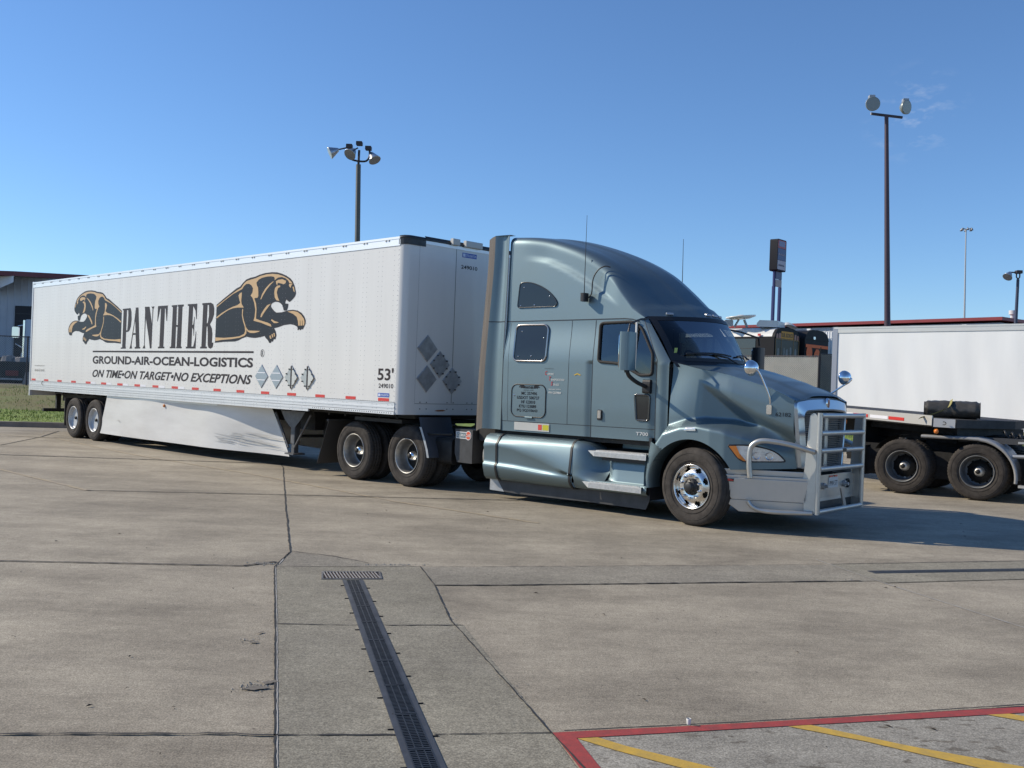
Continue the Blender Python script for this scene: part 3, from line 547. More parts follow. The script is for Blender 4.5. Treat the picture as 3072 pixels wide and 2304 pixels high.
# --- luggage hatch with lettering
HT = rrect(-3.225, -2.565, 1.28, 1.765, .10, 6)
ho = MB().fan(HT, on_cab(.003), 2).build('luggage_hatch', PAINT, TR)
MB().tube([on_cab(.003)(*p) for p in HT], .009, 6, closed=True).build('hatch_seal', BLACKPL, ho)
MB().rbox(-2.94, -2.80, YC-1.13, YC-1.115, 1.255, 1.285, .008, 'x').build('hatch_latch', PAINT, ho)
MB().lathe([(0, .013), (-.008, .01), (-.01, 0)], 10, Matrix.Translation(on_cab(.004)(-3.175, 1.60))).build('hatch_lock', CHROME, ho)
tm = MB(); f5 = on_cab(.0055)
for t, a, b, z in (('MC 257496', -3.03, -2.73, 1.610), ('USDOT 500737', -3.115, -2.685, 1.545), ('HF 123010', -3.03, -2.76, 1.480), ('KYU 123089', -3.07, -2.74, 1.415), ('PQ 5Q310643', -3.11, -2.715, 1.350)):
    text_mb(tm, t, a, b, z, z+.047, f5, bold=.012)
text_mb(tm, 'MEDINA, OHIO', -2.99, -2.80, 1.672, 1.688, f5); text_mb(tm, 'PANTHER', -2.965, -2.80, 1.702, 1.742, f5, bold=.03)
for pts in [CAT]:
    for mir in (0, 1):
        def mp(x, z): 
            u = (x+6.05)/3.3*.115; return f5((-2.795+u) if not mir else (-2.97-u), 1.70+(z-2.25)/1.3*.062)
        poly_mb(tm, pts, mp)
tm.build('hatch_lettering', DECAL, ho)
wl = MB(); rl = MB()
text_mb(wl, 'LIFFSIDE', -2.545, -2.425, 1.915, 1.945, f5, shear=.2); text_mb(rl, 'C', -2.59, -2.55, 1.915, 1.975, f5, shear=.2, bold=.02)
text_mb(wl, 'RANSPORTATION', -2.475, -2.23, 1.835, 1.865, f5, shear=.2); text_mb(rl, 'T', -2.515, -2.475, 1.835, 1.895, f5, shear=.2, bold=.02)
text_mb(wl, 'ERVICES', -2.43, -2.32, 1.762, 1.792, f5, shear=.2); text_mb(rl, 'S', -2.475, -2.44, 1.762, 1.822, f5, shear=.2, bold=.02)
text_mb(wl, 'GRAND BLANC, MICHIGAN', -2.51, -2.285, 1.70, 1.716, f5); text_mb(wl, 'VIN CJ329864', -2.515, -2.28, 1.635, 1.675, f5, bold=.01)
wl.build('white_lettering', WHITE, TR); rl.build('red_lettering', mat('red_vinyl', (.45, .03, .04), .4), TR)
bk = MB(); text_mb(bk, 'Owned & Operated by', -2.60, -2.43, 2.003, 2.018, f5); bk.build('black_lettering', DECAL, TR)
ye = MB(); poly_mb(ye, [(-2.06, 1.928), (-1.995, 1.955), (-1.93, 1.928), (-1.95, 1.922), (-1.995, 1.938), (-2.04, 1.922)], f5); ye.build('yellow_emblem', mat('gold_vinyl', (.62, .40, .03), .4), TR)
# sill plate with stickers
sp = MB().fan(rrect(-3.155, -2.48, 1.075, 1.195, .004), on_cab(.010), 1).build('sill_plate', BALU, TR)
MB().fan(rrect(-2.69, -2.62, 1.095, 1.175, .004), on_cab(.012), 1).build('red_sticker', mat('red_sticker', (.65, .07, .05), .5), sp)
MB().fan(rrect(-2.605, -2.49, 1.095, 1.175, .004), on_cab(.012), 1).build('yellow_sticker', mat('yellow_sticker', (.55, .50, .03), .5), sp)
# --- side extenders behind the sleeper
for s in (0, 1):
    m = MB(); G = []
    for i in range(25):
        z = 1.06+(4.06-1.06)*i/24; row = []
        for j in range(9):
            t = j/8; y = YC-1.105+.045*sstep(2.1, 4.0, z)+.05*math.sin(PI*t)**1.5; row.append((-3.425-.37*t+.10*sstep(1.3, 4.0, z)*t, y-.02*t, z))
        G.append(row)
    m.grid(G); top = G[-1]; m.add([top[0], top[-1], (top[-1][0], YC-.9, 4.065), (top[0][0], YC-.9, 4.065)], [(0, 1, 2, 3)])
    m.add([top[j] for j in range(9)]+[(top[-1][0], top[-1][1]+.1, 4.07), (top[0][0], top[0][1]+.1, 4.07)], [tuple(range(11))])
    e = MB()
    e.grid([[(r[-1][0], r[-1][1]+.002, r[-1][2]), (r[-1][0]-.075, r[-1][1]+.012, r[-1][2]-.02), (r[-1][0]-.15, r[-1][1]+.03, r[-1][2]-.05), (r[-1][0]-.16, r[-1][1]+.10, r[-1][2]-.05)] for r in G[:-0 or None]])
    gp = MB().grid([[(-3.417, YC-1.112+.045*sstep(2.1, 4.0, z), z), (-3.429, YC-1.112+.045*sstep(2.1, 4.0, z), z)] for z in [1.06+.12*i for i in range(26)]])
    sm_ = MB().add([(G[13][j][0], G[13][j][1]-.003, 2.715) for j in range(9)]+[(G[13][j][0], G[13][j][1]-.003, 2.728) for j in range(9)], [(j, j+1, j+10, j+9) for j in range(8)])
    if s:
        for q in (m, e, gp, sm_): q.v = [(x, 2*YC-y, z) for x, y, z in q.v]
    mo = m.build('side_extender', PAINT, TR); e.build('rubber_edge', TRIMG, mo); gp.build('extender_gap', BLACKPL, mo); sm_.build('extender_seam', BLACKPL, mo)
# --- hood with fenders
SH = [(-.46, 1.02, 2.135), (-.1, .99, 2.062), (.34, .95, 1.982), (.88, .89, 1.834), (1.10, .86, 1.742), (1.2, .845, 1.685)]
def shz(X): return interp([(a, c) for a, b, c in SH], X)
def shw(X): return interp([(a, b) for a, b, c in SH], X)
def W(X, z):
    zs = shz(X); t = (zs-z)/max(.05, zs-.8)
    side = interp([(-.46, 1.09), (0, 1.02), (.5, .86), (.8, .77), (1.0, .73), (1.2, .70)], X)
    top = shw(X)+(.05 if X < .4 else .05-.05*(X-.4)/.8)*sstep(0, .22, zs-z)
    cr = interp([(-.46, 1.99), (0, 1.90), (.75, 1.53), (1.2, 1.36)], X); dz = max(0, cr-z); dz = dz-.05 if dz > .1 else dz*dz*5
    und = max(side, top-.60*dz); old = shw(X)+(1.09-.02*(X+.46)-shw(X))*sstep(0, .55, t); kx = sstep(-.45, .05, X)
    wh = old+(und-old)*kx
    wo_ = interp([(-.7, 1.255), (.25, 1.262), (.45, 1.235), (.65, 1.15), (.85, 1.02), (1.05, .86), (1.2, .705)], X)
    zf = interp([(-.6, 1.10), (-.46, 1.29), (-.2, 1.385), (.05, 1.42), (.4, 1.41), (.78, 1.35), (1.0, 1.27), (1.2, 1.16)], X)
    dp = interp([(-.5, .14), (.1, .15), (.6, .20), (1.2, .28)], X)
    k = sstep(zf, zf-dp, z)**.75; wf = wh+(wo_-wh)*k
    return max(wf, wh) if wo_ > wh else wf
AR, AX, AZ = .625, -.03, .50
def hood_pt(X, z): return (X, YC-W(X, z), z)
hm = MB(); NX, NZ = 96, 76; V = []; 
def xr(z): return -.46 if z > 1.29 else (-.46-(1.29-z)/.24*.155 if z > 1.05 else -.615)
def zb(X): return interp([(-.7, .97), (.3, .77), (.485, .77), (1.2, .82)], X)
pts2 = []
for i in range(NZ+1):
    row = []
    for j in range(NX+1):
        t = j/NX; X0 = xr(1.6)+(1.2-xr(1.6))*t; zt = shz(X0); z = zt+(zb(X0)-zt)*i/NZ
        Xa = xr(z); X = Xa+(1.2-Xa)*t if t < .3 else X0+(Xa+.46)*max(0, (.5-t)/.2)*0
        X = X0 if t > .3 else X0+(Xa+.46)*(1-t/.3)
        row.append((X, z))
    pts2.append(row)
flat = []; keep = []
for row in pts2:
    for X, z in row:
        d = math.hypot(X-AX, z-AZ); keep.append(d >= AR)
        if d < AR and d > 1e-4: flat.append((AX+(X-AX)/d*AR, AZ+(z-AZ)/d*AR))
        else: flat.append((X, z))
def linecut(X, z): return X < -.1 and z < .975+(-.46-X)*.5
fc = []; n1 = NX+1
for i in range(NZ):
    for j in range(NX):
        q = (i*n1+j, i*n1+j+1, (i+1)*n1+j+1, (i+1)*n1+j)
        if not any(keep[k] for k in q): continue
        cx = sum(flat[k][0] for k in q)/4; cz = sum(flat[k][1] for k in q)/4
        if linecut(cx, cz): continue
        fc.append(q)
hm.add([hood_pt(*p) for p in flat], fc, True)
# arch return lip
lip = [(AX+AR*math.cos(a), AZ+AR*math.sin(a)) for a in [math.radians(28+(152-28)*i/30) for i in range(31)]]
hm.grid([[hood_pt(x, z) for x, z in lip], [(x, hood_pt(x, z)[1]+.06, z) for x, z in lip], [(x, hood_pt(x, z)[1]+.30, z) for x, z in lip]])
# top of hood
G = []
for j in range(NX+1):
    X = -.46+(1.66)*j/NX; zs = shz(X); ws = shw(X); zc = interp([(-.46, 2.205), (0, 2.145), (.33, 2.068), (.80, 1.935), (1.146, 1.79), (1.25, 1.72)], X); row = []
    for i in range(25):
        s = i/24; wv = ws*(1-s); f = 1-(1-s)**2.4; z = zs+(zc-zs)*f+.018*sstep(.52, .40, wv)*1 - .018
        if s < .12: z = zs+(z-zs)*(s/.12)
        row.append((X+.05*f*sstep(.9, 1.2, X), YC-wv, z))
    G.append(row)
hm.grid(G, flip=True)
HFRONT = G[-1]
hm.mirror(YC) ; hood = hm.build('hood', PAINT, TR)
MB().grid([[(-.475, YC-1.075, z), (-.475, YC-1.02, z)] for z in [1.0+.1*i for i in range(12)]]).pair(YC, 'hood_gap', BLACKPL, TR)
# rear lower fender piece behind the wheel (both sides)
ex = MB(); G = []
for i in range(13):
    a = math.radians(131+(186-131)*i/12); xi = AX+AR*math.cos(a); zi = AZ+AR*math.sin(a); zo = zi-.035+.12*(1-i/12); xo = interp([(.40, -.755), (.62, -.73), (.85, -.70), (1.06, -.655)], zo)
    yo = .0+.03*(i/12); G.append([(xi, YC-1.255+yo+.28, zi), (xi, YC-1.255+yo+.01, zi), (xi-.02, YC-1.258+yo, zi), (xo+.02, YC-1.24+yo, zo), (xo, YC-1.20+yo, zo), (xo-.01, YC-1.05+yo, zo)])
ex.grid(G); ex.pair(YC, 'fender_extension', PAINT, TR)
# wheel well
ww = MB()
ww.grid([[(AX+.66*math.cos(a), y, AZ+.66*math.sin(a)) for a in [math.radians(-10+200*i/24) for i in range(25)]] for y in (.17, 1.1)])
ww.box(-.7, .5, 1.05, 1.06, .3, 1.3); ww.box(-.72, -.68, .1, 1.1, .25, 1.1); ww.box(.62, .66, .30, 1.1, .3, .95)
ww.pair(YC, 'wheel_well', BLACKPL, TR)
MB().box(-.5, 1.12, YC-.62, YC+.62, .55, 1.55).build('engine_block', BLACKST, TR)
# turn signal on fender, tiny number on hood
so = lambda off: (lambda x, z: (x, YC-W(x, z)-off, z))
MB().fan(rpoly([(-.125, 1.235), (.06, 1.24), (.045, 1.285), (-.09, 1.285)], .015, 3), so(.016), 3).build('side_marker_lamp', LENS, TR)
nb = MB(); text_mb(nb, '62182', .975, 1.165, 1.475, 1.525, so(.004), bold=.01); nb.build('hood_number', DECAL, TR)
# headlights
for s in (0, 1):
    HL = rpoly([(.50, 1.085), (.74, 1.10), (.95, 1.055), (1.045, .99), (1.10, .905), (.69, .885), (.62, .92)], [.02, .1, .1, .08, .02, .03, .05], 4)
    a = MB().fan(HL, so(.014), 5); b = MB().tube([so(.010)(*p) for p in HL], .010, 6, closed=True)
    c = MB().fan(rpoly([(.515, 1.075), (.60, 1.082), (.64, .99), (.715, .895), (.69, .893), (.625, .93)], .01, 3), so(.024), 4)
    dd = MB()
    for (x, z, r) in ((.80, .965, .048), (.93, .965, .05)):
        p = so(.0)(x, z); dd.lathe([(-.022, r), (-.012, r*.8), (0, r*.3), (0, 0)], 20, Matrix.Translation(p) @ Matrix.Rotation(math.radians(48), 4, 'Z'))
    if s:
        for q in (a, b, c, dd): q.v = [(x, 2*YC-y, z) for x, y, z in q.v]
    h = a.build('headlight', LENS, TR); b.build('headlight_seal', BLACKPL, h); c.build('turn_signal', AMBER, h); dd.build('reflector_bowl', CHROME, h)
# --- grille surround, mesh and centre bar
OUT = [(-.70, .82), (.70, .82), (.845, 1.64), (.80, 1.685), (.5, 1.72), (0, 1.735), (-.5, 1.72), (-.80, 1.685), (-.845, 1.64)]
def ringpts(k):
    o = rpoly(OUT, [.02, .02, .06, .05, .2, .3, .2, .05, .06], 5); return o
oo = ringpts(0); INN = rpoly([(-.55, .80), (.55, .80), (.665, 1.49), (.60, 1.545), (.3, 1.56), (0, 1.565), (-.3, 1.56), (-.60, 1.545), (-.665, 1.49)], [.02, .02, .06, .05, .2, .3, .2, .05, .06], 5)
gs = MB(); k = len(oo)
def gx(wv, z, e=0): return 1.275-.06*(wv/.8)**2+e-.035*sstep(1.5, 1.74, z)
rings = [[(1.19+.05*(1-(wv/.845)**2)*(z > 1.6), YC-wv, z) for wv, z in oo], [(gx(wv, z, -.02), YC-wv*.985, z) for wv, z in oo], [(gx(wv*.93, z*.985, .01), YC-wv*.95, .82+(z-.82)*.975) for wv, z in oo],
         [(gx(a[0], a[1], .03), YC-(a[0]*1.03), a[1]+.02) for a in INN], [(gx(a[0], a[1], .02), YC-a[0], a[1]) for a in INN], [(gx(a[0], a[1], -.05), YC-a[0], a[1]) for a in INN]]
for r0, r1 in zip(rings, rings[1:]): gs.add(r0+r1, [(i, (i+1) % k, k+(i+1) % k, k+i) for i in range(k)], True)
go = gs.build('grille_surround', mat('satin_chrome_surround', (.55, .60, .64), .30, .85), TR)
gm = MB().add([(1.17, YC-a, b) for a, b in INN], [tuple(range(len(INN)))]); gmo = gm.build('grille', mat('grille_backing', (.012, .012, .013), .6), TR)
sl_ = MB(); z = .84; i = 0
while z < 1.55:
    hw = .55+(z-.8)/.69*.115; hw = min(hw, .655 if z < 1.5 else .60)
    for s in (-1, 1):
        n = 10
        for j in range(n):
            w0 = .05+(hw-.05)*j/n; w1 = .05+(hw-.05)*(j+1)/n; dz = .007 if j % 2 else -.007
            sl_.add([(gx(w0, z, -.02), YC+s*w0, z-.0065), (gx(w0, z, -.008), YC+s*w0, z+.0045), (gx(w1, z, -.008), YC+s*w1, z+.0045), (gx(w1, z, -.02), YC+s*w1, z-.0065)], [(0, 1, 2, 3)])
    z += .0245; i += 1
for s in (-1, 1):
    for j in range(1, 14):
        wv = .05+.55*j/14; sl_.box(1.195, 1.20, YC+s*wv-.003, YC+s*wv+.003, .82, 1.54)
sl_.build('grille_bars', mat('grille_bar_chrome', (.50, .485, .46), .45, .3), gmo)
MB().rbox(1.21, 1.285, YC-.045, YC+.045, .80, 1.50, .02, 'z').build('grille_centre_bar', ALU, gmo)
em = MB(); em.lathe([(0, 0)], 3) if 0 else None
ME = Matrix.Translation((1.262, YC, 1.655)) @ Matrix.Rotation(math.radians(90), 4, 'Z') @ Matrix.Diagonal((.042, 1, .072, 1))
eo = MB().lathe([(.02, 1), (-.02, 1), (-.03, .9), (-.032, 0)], 24, ME).build('nose_emblem', CHROME, TR)
MB().lathe([(-.0335, .78), (-.0345, 0)], 24, ME).build('emblem_field', mat('dark_red_enamel', (.22, .03, .03), .3), eo)
# --- bumper and bull bar
PA = [(.44, .02), (1.38, .50), (1.38, 2.0), (.44, 2.48)]
def seg_panel(mb, p, q, z0, z1, off, sl0=0., th=.02):   # upright panel between two plan points; sl0 = how far the p edge slants in at the bottom
    a = Vector((*p, 0)); b = Vector((*q, 0)); d = (b-a).normalized(); nn = Vector((d.y, -d.x, 0)); nn = nn if nn.x*1+nn.y*(-1 if a.y < YC else 1) > 0 else -nn
    A0 = a+d*sl0+nn*off; A1 = a+nn*off; B = b+nn*off
    tk = -nn*(.10*(z1-z0)); A0 = A0+tk; B0 = B+tk; v = [Vector((A0.x, A0.y, z0)), Vector((B0.x, B0.y, z0)), Vector((B.x, B.y, z1)), Vector((A1.x, A1.y, z1))]; v += [x-nn*th for x in v]
    mb.add(v, [(0, 1, 2, 3), (7, 6, 5, 4), (0, 4, 5, 1), (1, 5, 6, 2), (2, 6, 7, 3), (3, 7, 4, 0)])
bm_ = MB()
for a, b in ((0, 1), (3, 2)):
    seg_panel(bm_, PA[a], PA[b], .40, .675, .0, .12); seg_panel(bm_, PA[a], PA[b], .675, .712, -.004, .0); seg_panel(bm_, PA[a], PA[b], .712, .785, -.035, 0.0); seg_panel(bm_, PA[a], PA[b], .245, .396, -.045, .22)
bm_.box(1.30, 1.372, .50, 2.0, .40, .72)
bo = bm_.build('bumper', BALU, TR, bevel=.006)
for z in (.27, .30, .33, .36):
    pass
st_ = MB(); a = Vector((.44, .02)); d = (Vector((1.38, .5))-a).normalized(); 
def bp(s, z, off=.004): return (a.x+d.x*s+d.y*off, a.y+d.y*s-d.x*off, z)
st_.add([bp(.07, .625), bp(.145, .625), bp(.145, .663), bp(.07, .663)], [(0, 1, 2, 3)]); st_.build('bumper_badge', DECAL, bo)
MB().add([bp(.07, .633, .006), bp(.145, .633, .006), bp(.13, .65, .006), bp(.10, .657, .006), bp(.07, .663, .006)], [(0, 1, 2, 3, 4)]).build('badge_stripe', REDR, bo)
# centre front plate, plate, hooks
fp = MB().rbox(1.372, 1.385, .62, 1.90, .45, .74, .03, 'x'); fpo = fp.build('front_plate', ALU, TR)
lp = MB().rbox(1.388, 1.394, 1.10, 1.40, .565, .70, .01, 'x').build('licence_plate', mat('plate_white', (.55, .57, .58), .4), TR)
lt = MB(); text_mb(lt, 'PMW 577', 1.125, 1.375, .59, .655, lambda u, z: (1.3955, u, z)); lt.build('plate_characters', DECAL, lp)
MB().rbox(1.3945, 1.397, 1.12, 1.22, .705, .725, .004, 'x').rbox(1.3945, 1.397, 1.27, 1.37, .705, .725, .004, 'x').build('plate_tabs', REDR, lp)
for y in (.93, 1.60):
    MB().cyl((1.37, y, .60), (1.42, y, .60), .045, 16, .04).cyl((1.42, y, .60), (1.46, y, .60), .022, 10).build('tow_pin', DULL, TR)
hk = MB().tube([Vector((1.40, 1.72+.045*math.cos(a), .60+.05*math.sin(a))) for a in [2*PI*i/14 for i in range(14)]], .014, 8, closed=True).build('tow_hook', BLACKST, TR)
MB().box(1.0, 1.36, .55, 1.95, .28, .40).build('lower_valance', GREYPL, TR)
bg_ = TR; XB = 1.49
def post(y):
    s = 1 if y < YC else -1
    m = MB(); pr = rpoly([(1.37, 1.50), (1.42, 1.545), (1.47, 1.50), (1.485, .285), (1.33, .285), (1.31, .70)], [.02, .05, .02, .01, .02, .03], 4)
    m.prism(pr, lambda p: (p[0], y-.03*s, p[1]), lambda p: (p[0], y-.018*s, p[1]))
    m.rbox(1.465, 1.515, y-.035, y+.035, .27, 1.54, .018, 'z'); return m
for y in (.53, 1.97): post(y).build('bull_bar_post', ALU, TR)
for z in (1.505, 1.285, 1.063, .835, .30): MB().tube([(XB, .55, z), (XB, 1.95, z)], .032, 14).build('bull_bar_rail', ALU, TR)
MB().add([(1.52, 1.20, .57), (1.52, 1.27, .57), (1.50, 1.46, .30), (1.50, 1.37, .30)], [(0, 1, 2, 3)]).add([(1.50, 1.20, .57), (1.50, 1.27, .57), (1.48, 1.46, .30), (1.48, 1.37, .30)], [(0, 1, 2, 3)]).build('bull_bar_strut', ALU, TR)
MB().box(XB+.030, XB+.036, 1.22, 1.32, 1.045, 1.085).build('bar_badge', DECAL, TR)
for s in (0, 1):
    hp = spline([(1.44, .50, 1.05), (1.22, .33, 1.125), (1.0, .22, 1.16), (.86, .17, 1.155), (.77, .145, 1.09), (.745, .14, .98), (.745, .14, .84), (.76, .15, .69)], 4)
    lp_ = spline([(.75, .13, .395), (.80, .15, .33), (.90, .20, .285), (1.1, .30, .275), (1.44, .50, .285)], 4)
    m = MB().tube(hp, .034, 14).tube(lp_, .03, 12)
    if s: m.v = [(x, 2*YC-y, z) for x, y, z in m.v]
    m.build('bull_bar_hoop', ALU, TR)
# --- fuel tank fairing
def fair_sec(X, off=0.):
    za = interp([(-3.64, .80), (-3.45, .832), (-3.1, .80), (-2.6, .68), (-2.2, .56), (-1.9, .49)], X)
    zc = interp([(-3.64, .535), (-3.02, .515), (-2.5, .479), (-1.88, .452)], X)
    k = sstep(-1.95, -2.6, X)*.05
    sec = [(.40, 1.0), (.16, .995), (.075, .955), (.03, .88), (.005, za+.015), (.004+k*.2, za-.025), (.004+k*.5, zc+.06), (.004+k*.5, zc+.02), (.004+k*.15, zc+.006), (.002, zc-.012), (.008, zc-.06), (.045, .345), (.10, .295), (.32, .275)]
    return [(X, y-off if i < 13 else y, z+(off if i < 3 else -off if i > 10 else 0)) for i, (y, z) in enumerate(sec)]
for s in (0, 1):
    m = MB().grid([fair_sec(-3.645+(1.71)*i/40) for i in range(41)])
    m.add(fair_sec(-3.645)+[(-3.645, .40, .28)], [tuple(range(15))])
    bs = []
    for xc, bend in ((-3.36, .06), (-1.955, .05)):
        b = MB(); G = []
        for dx in (-.018, .018):
            row = fair_sec(xc+dx, .011); row = [(x+bend*(-.5+((z-.6)/.4)**2*.6), y, z) for x, y, z in row]; G.append(row)
        b.grid(G); b.grid([[(x, y+.012, z) for x, y, z in G[0]], G[0]]); b.grid([G[1], [(x, y+.012, z) for x, y, z in G[1]]]); bs.append(b)
    t = MB().lathe([(0, .0), (.03, .14), (.07, .24), (.13, .31), (.20, .335), (.6, .335)], 40, Matrix.Translation((-3.86, .40, .64)) @ Matrix.Rotation(math.radians(-90), 4, 'Z'))
    if s:
        for q in (m, *bs, t): q.v = [(x, 2*YC-y, z) for x, y, z in q.v]
    f = m.build('tank_fairing', PAINT, TR); [q.build('tank_strap', BLACKPL, f) for q in bs]; t.build('fuel_tank', ALU, TR)
# --- step fairing, steps
for s in (0, 1):
    m = MB(); G = []
    for i in range(15):      # quarter turning inwards in front of the tank fairing
        t = i/14; X = -1.925+.50*t; yy = .005+.24*sstep(0, 1, t)**1.2; ztop = .985-.05*t-.12*sstep(.3, 1, t)
        G.append([(X, .40, ztop), (X, yy+.10, ztop), (X, yy+.03, ztop-.04), (X, yy, ztop-.12), (X, yy-.0, .60), (X, yy*.6, .50), (X+.02, yy*.25, .45), (X+.02, .02, .42), (X, .04, .36), (X, .10, .31)])
    m.grid(G)
    G = []
    for i in range(12):      # panel between the two steps
        X = -1.50+.80*i/11; a = sstep(-1.5, -1.3, X); G.append([(X, .32-.14*a, .86), (X, .30-.17*a, .735), (X, .29-.17*a, .70), (X, .25-.13*a, .52), (X, .20-.10*a, .47), (X, .10, .455), (X, .04, .445), (X, .035, .34), (X, .10, .31)])
    m.grid(G); m.grid([[(-.70, .03, .45), (-.70, .12, .47), (-.70, .12, .76)], [(-.72, .0, .45), (-.74, .03, .62), (-.71, .03, .9)]])
    m.add([(-1.45, .56, .86), (-.68, .56, .86), (-.68, .56, 1.04), (-1.45, .56, 1.04)], [(0, 1, 2, 3)])
    u = MB()
    for (xa, xb, z0, z1, xs) in ((-1.66, -.70, .795, .868, .10), (-1.74, -.76, .345, .425, .10)):
        pr = [(xa, z1), (xb, z1), (xb, z0), (xa+xs, z0)]
        u.prism(pr, lambda p: (p[0], .012, p[1]), lambda p: (p[0], -.004, p[1]))
        u.add([(xa, -.004, z1), (xb, -.004, z1), (xb, .22, z1+.012), (xa+.25, .22, z1+.012)], [(0, 1, 2, 3)])
        n = 34
        for j in range(n):      # raised grip lugs on the tread
            X = xa+.12+(xb-xa-.16)*j/n
            for r in range(3): u.box(X, X+.012, .02+.05*r, .055+.05*r, z1+.002, z1+.012)
        for j in range(60):     # fluted riser
            X = xa+xs+.01+(xb-xa-xs-.02)*j/60; u.box(X, X+.004, -.007, -.002, z0+.005, z1-.01)
    bk = MB().box(-1.45, -.70, .05, .34, .745, .79).box(-1.6, -.7, .16, .34, .30, .45)
    if s:
        for q in (m, u, bk): q.v = [(x, 2*YC-y, z) for x, y, z in q.v]
    f = m.build('step_fairing', PAINT, TR); u.build('step', mat('step_aluminium', (.80, .78, .75), .3, .55, var=.15, vscale=20), f); bk.build('step_underside', BLACKPL, f)
MB().prism([(-3.65, .30), (-3.65, .115), (-3.1, .10), (-1.7, .115), (-.80, .11), (-.72, .30)], lambda p: (p[0], .20, p[1]), lambda p: (p[0], .215, p[1])).pair(YC, 'lower_skirt', GREYPL, TR)
MB().add([(-3.65, .197, .285), (-3.50, .197, .285), (-3.36, .197, .108), (-3.65, .197, .113)], [(0, 1, 2, 3)]).build('skirt_patch', DULL, TR)
# cab underside, frame rails, deck, axles
ch = MB().box(-7.45, .9, YC-.43, YC-.35, .62, .88).box(-7.45, .9, YC+.35, YC+.43, .62, .88)
for x in (-7.4, -6.8, -6.05, -5.3, -4.4, -3.6, -2.6, -1.6, -.6): ch.box(x-.05, x+.05, YC-.36, YC+.36, .66, .84)
for x in (-5.38, -6.71): ch.cyl((x, .30, .51), (x, 2.2, .51), .07, 12).rbox(x-.2, x+.2, YC-.25, YC+.25, .33, .72, .1, 'y')
ch.cyl((0, .3, .50), (0, 2.2, .50), .05, 10); ch.box(-3.4, -.6, YC-1.0, YC+1.0, .98, 1.06)
ch.box(-6.9, -5.2, YC-.45, YC+.45, .90, .98).box(-4.75, -4.0, 1.0, 2.2, .5, 1.16).box(-4.05, -3.46, .35, 2.2, .85, 1.45).box(-8.6, -7.8, .9, 1.6, .5, .95)
for s in (-1, 1): ch.rbox(-5.0, -4.55, YC+s*.75-.25, YC+s*.75+.25, .42, .85, .08, 'x'); ch.rbox(-3.5, -.8, YC+s*.75-.2, YC+s*.75+.2, .35, .9, .1, 'x')
ch.build('chassis', BLACKST, TR)
fw = MB().lathe([(0, .0), (0, .45), (.04, .46), (.06, .40), (.06, 0)], 32, Matrix.Translation((-6.05, YC, 1.02)) @ Matrix.Rotation(math.radians(90), 4, 'X')); fw.build('fifth_wheel', BLACKST, TR)
# catwalk box with the small sign
cb = MB().prism([(-4.48, 1.015), (-4.10, 1.012), (-4.10, .475), (-4.42, .48), (-4.48, .62)], lambda p: (p[0], .25, p[1]), lambda p: (p[0], 2.25, p[1]))
cbo = cb.build('equipment_box', GREYPL, TR, bevel=.008)
f6 = lambda x, z: (x, .246, z)
MB().add([f6(-4.46, .865), f6(-4.21, .86), f6(-4.21, .972), f6(-4.46, .975)], [(0, 1, 2, 3)]).build('box_sign', WHITE, cbo)
MB().fan([(-4.19+.062*math.cos(a), .918+.075*math.sin(a)) for a in [2*PI*i/24 for i in range(24)]], lambda x, z: (x, .2455, z), 1).build('sign_disc', WHITE, cbo)
MB().add([(-4.445, .244, .88), (-4.245, .244, .877), (-4.245, .244, .958), (-4.445, .244, .96)], [(0, 1, 2, 3)]).build('sign_field', mat('slate_vinyl', (.12, .18, .21), .4), cbo)
MB().fan([(-4.19+.05*math.cos(a), .918+.062*math.sin(a)) for a in [2*PI*i/24 for i in range(24)]], lambda x, z: (x, .2435, z), 1).build('sign_disc_field', mat('orange_red_vinyl', (.72, .12, .05), .4), cbo)
ct = MB(); text_mb(ct, 'CLIMA', -4.435, -4.255, .895, .943, lambda x, z: (x, .242, z), bold=.01); text_mb(ct, 'CAB', -4.245, -4.143, .895, .94, lambda x, z: (x, .2415, z), bold=.02); ct.build('sign_lettering', WHITE, cbo)
# rear quarter fender ahead of the drive wheels, mudflaps
for s in (0, 1):
    m = MB(); G = []
    for z, x in ((1.17, -5.10), (1.01, -5.06), (.93, -5.02), (.80, -4.96), (.65, -4.90), (.52, -4.865)): G.append([(x-.0, .03, z), (x+.03, .06, z), (x+.05, .72, z)])
    m.grid(G)
    q = MB().grid([[(g[0][0]-.012, .018, g[0][2]), (g[0][0]+.03, .022, g[0][2])] for g in G[1:]])
    fl = MB(); fl.add([(-7.45, .08, 1.0), (-7.45, .70, 1.0), (-7.74, .70, .20), (-7.74, .08, .20)], [(0, 1, 2, 3)]); fl.add([(-7.46, .08, 1.0), (-7.46, .70, 1.0), (-7.75, .70, .20), (-7.75, .08, .20)], [(0, 1, 2, 3)])
    fl.box(-7.47, -7.42, .05, .75, .98, 1.02)
    rm = MB().add([(-7.452, .072, 1.0), (-7.452, .082, 1.0), (-7.742, .082, .20), (-7.742, .072, .20)], [(0, 1, 2, 3)])
    if s:
        for z_ in (m, q, fl, rm): z_.v = [(x, 2*YC-y, z) for x, y, z in z_.v]
    mo = m.build('quarter_fender', mat('charcoal_fender', (.035, .037, .045), .45), TR); q.build('fender_edge', DULL, mo); fo = fl.build('mudflap', mat('mudflap_rubber', (.05, .048, .047), .7, bump=.3), TR); rm.build('mudflap_edge', DULL, fo)
MB().cyl((-5.02, .12, .90), (-4.5, .2, .92), .018, 8).build('fender_bracket', BLACKST, TR)
hs = MB()
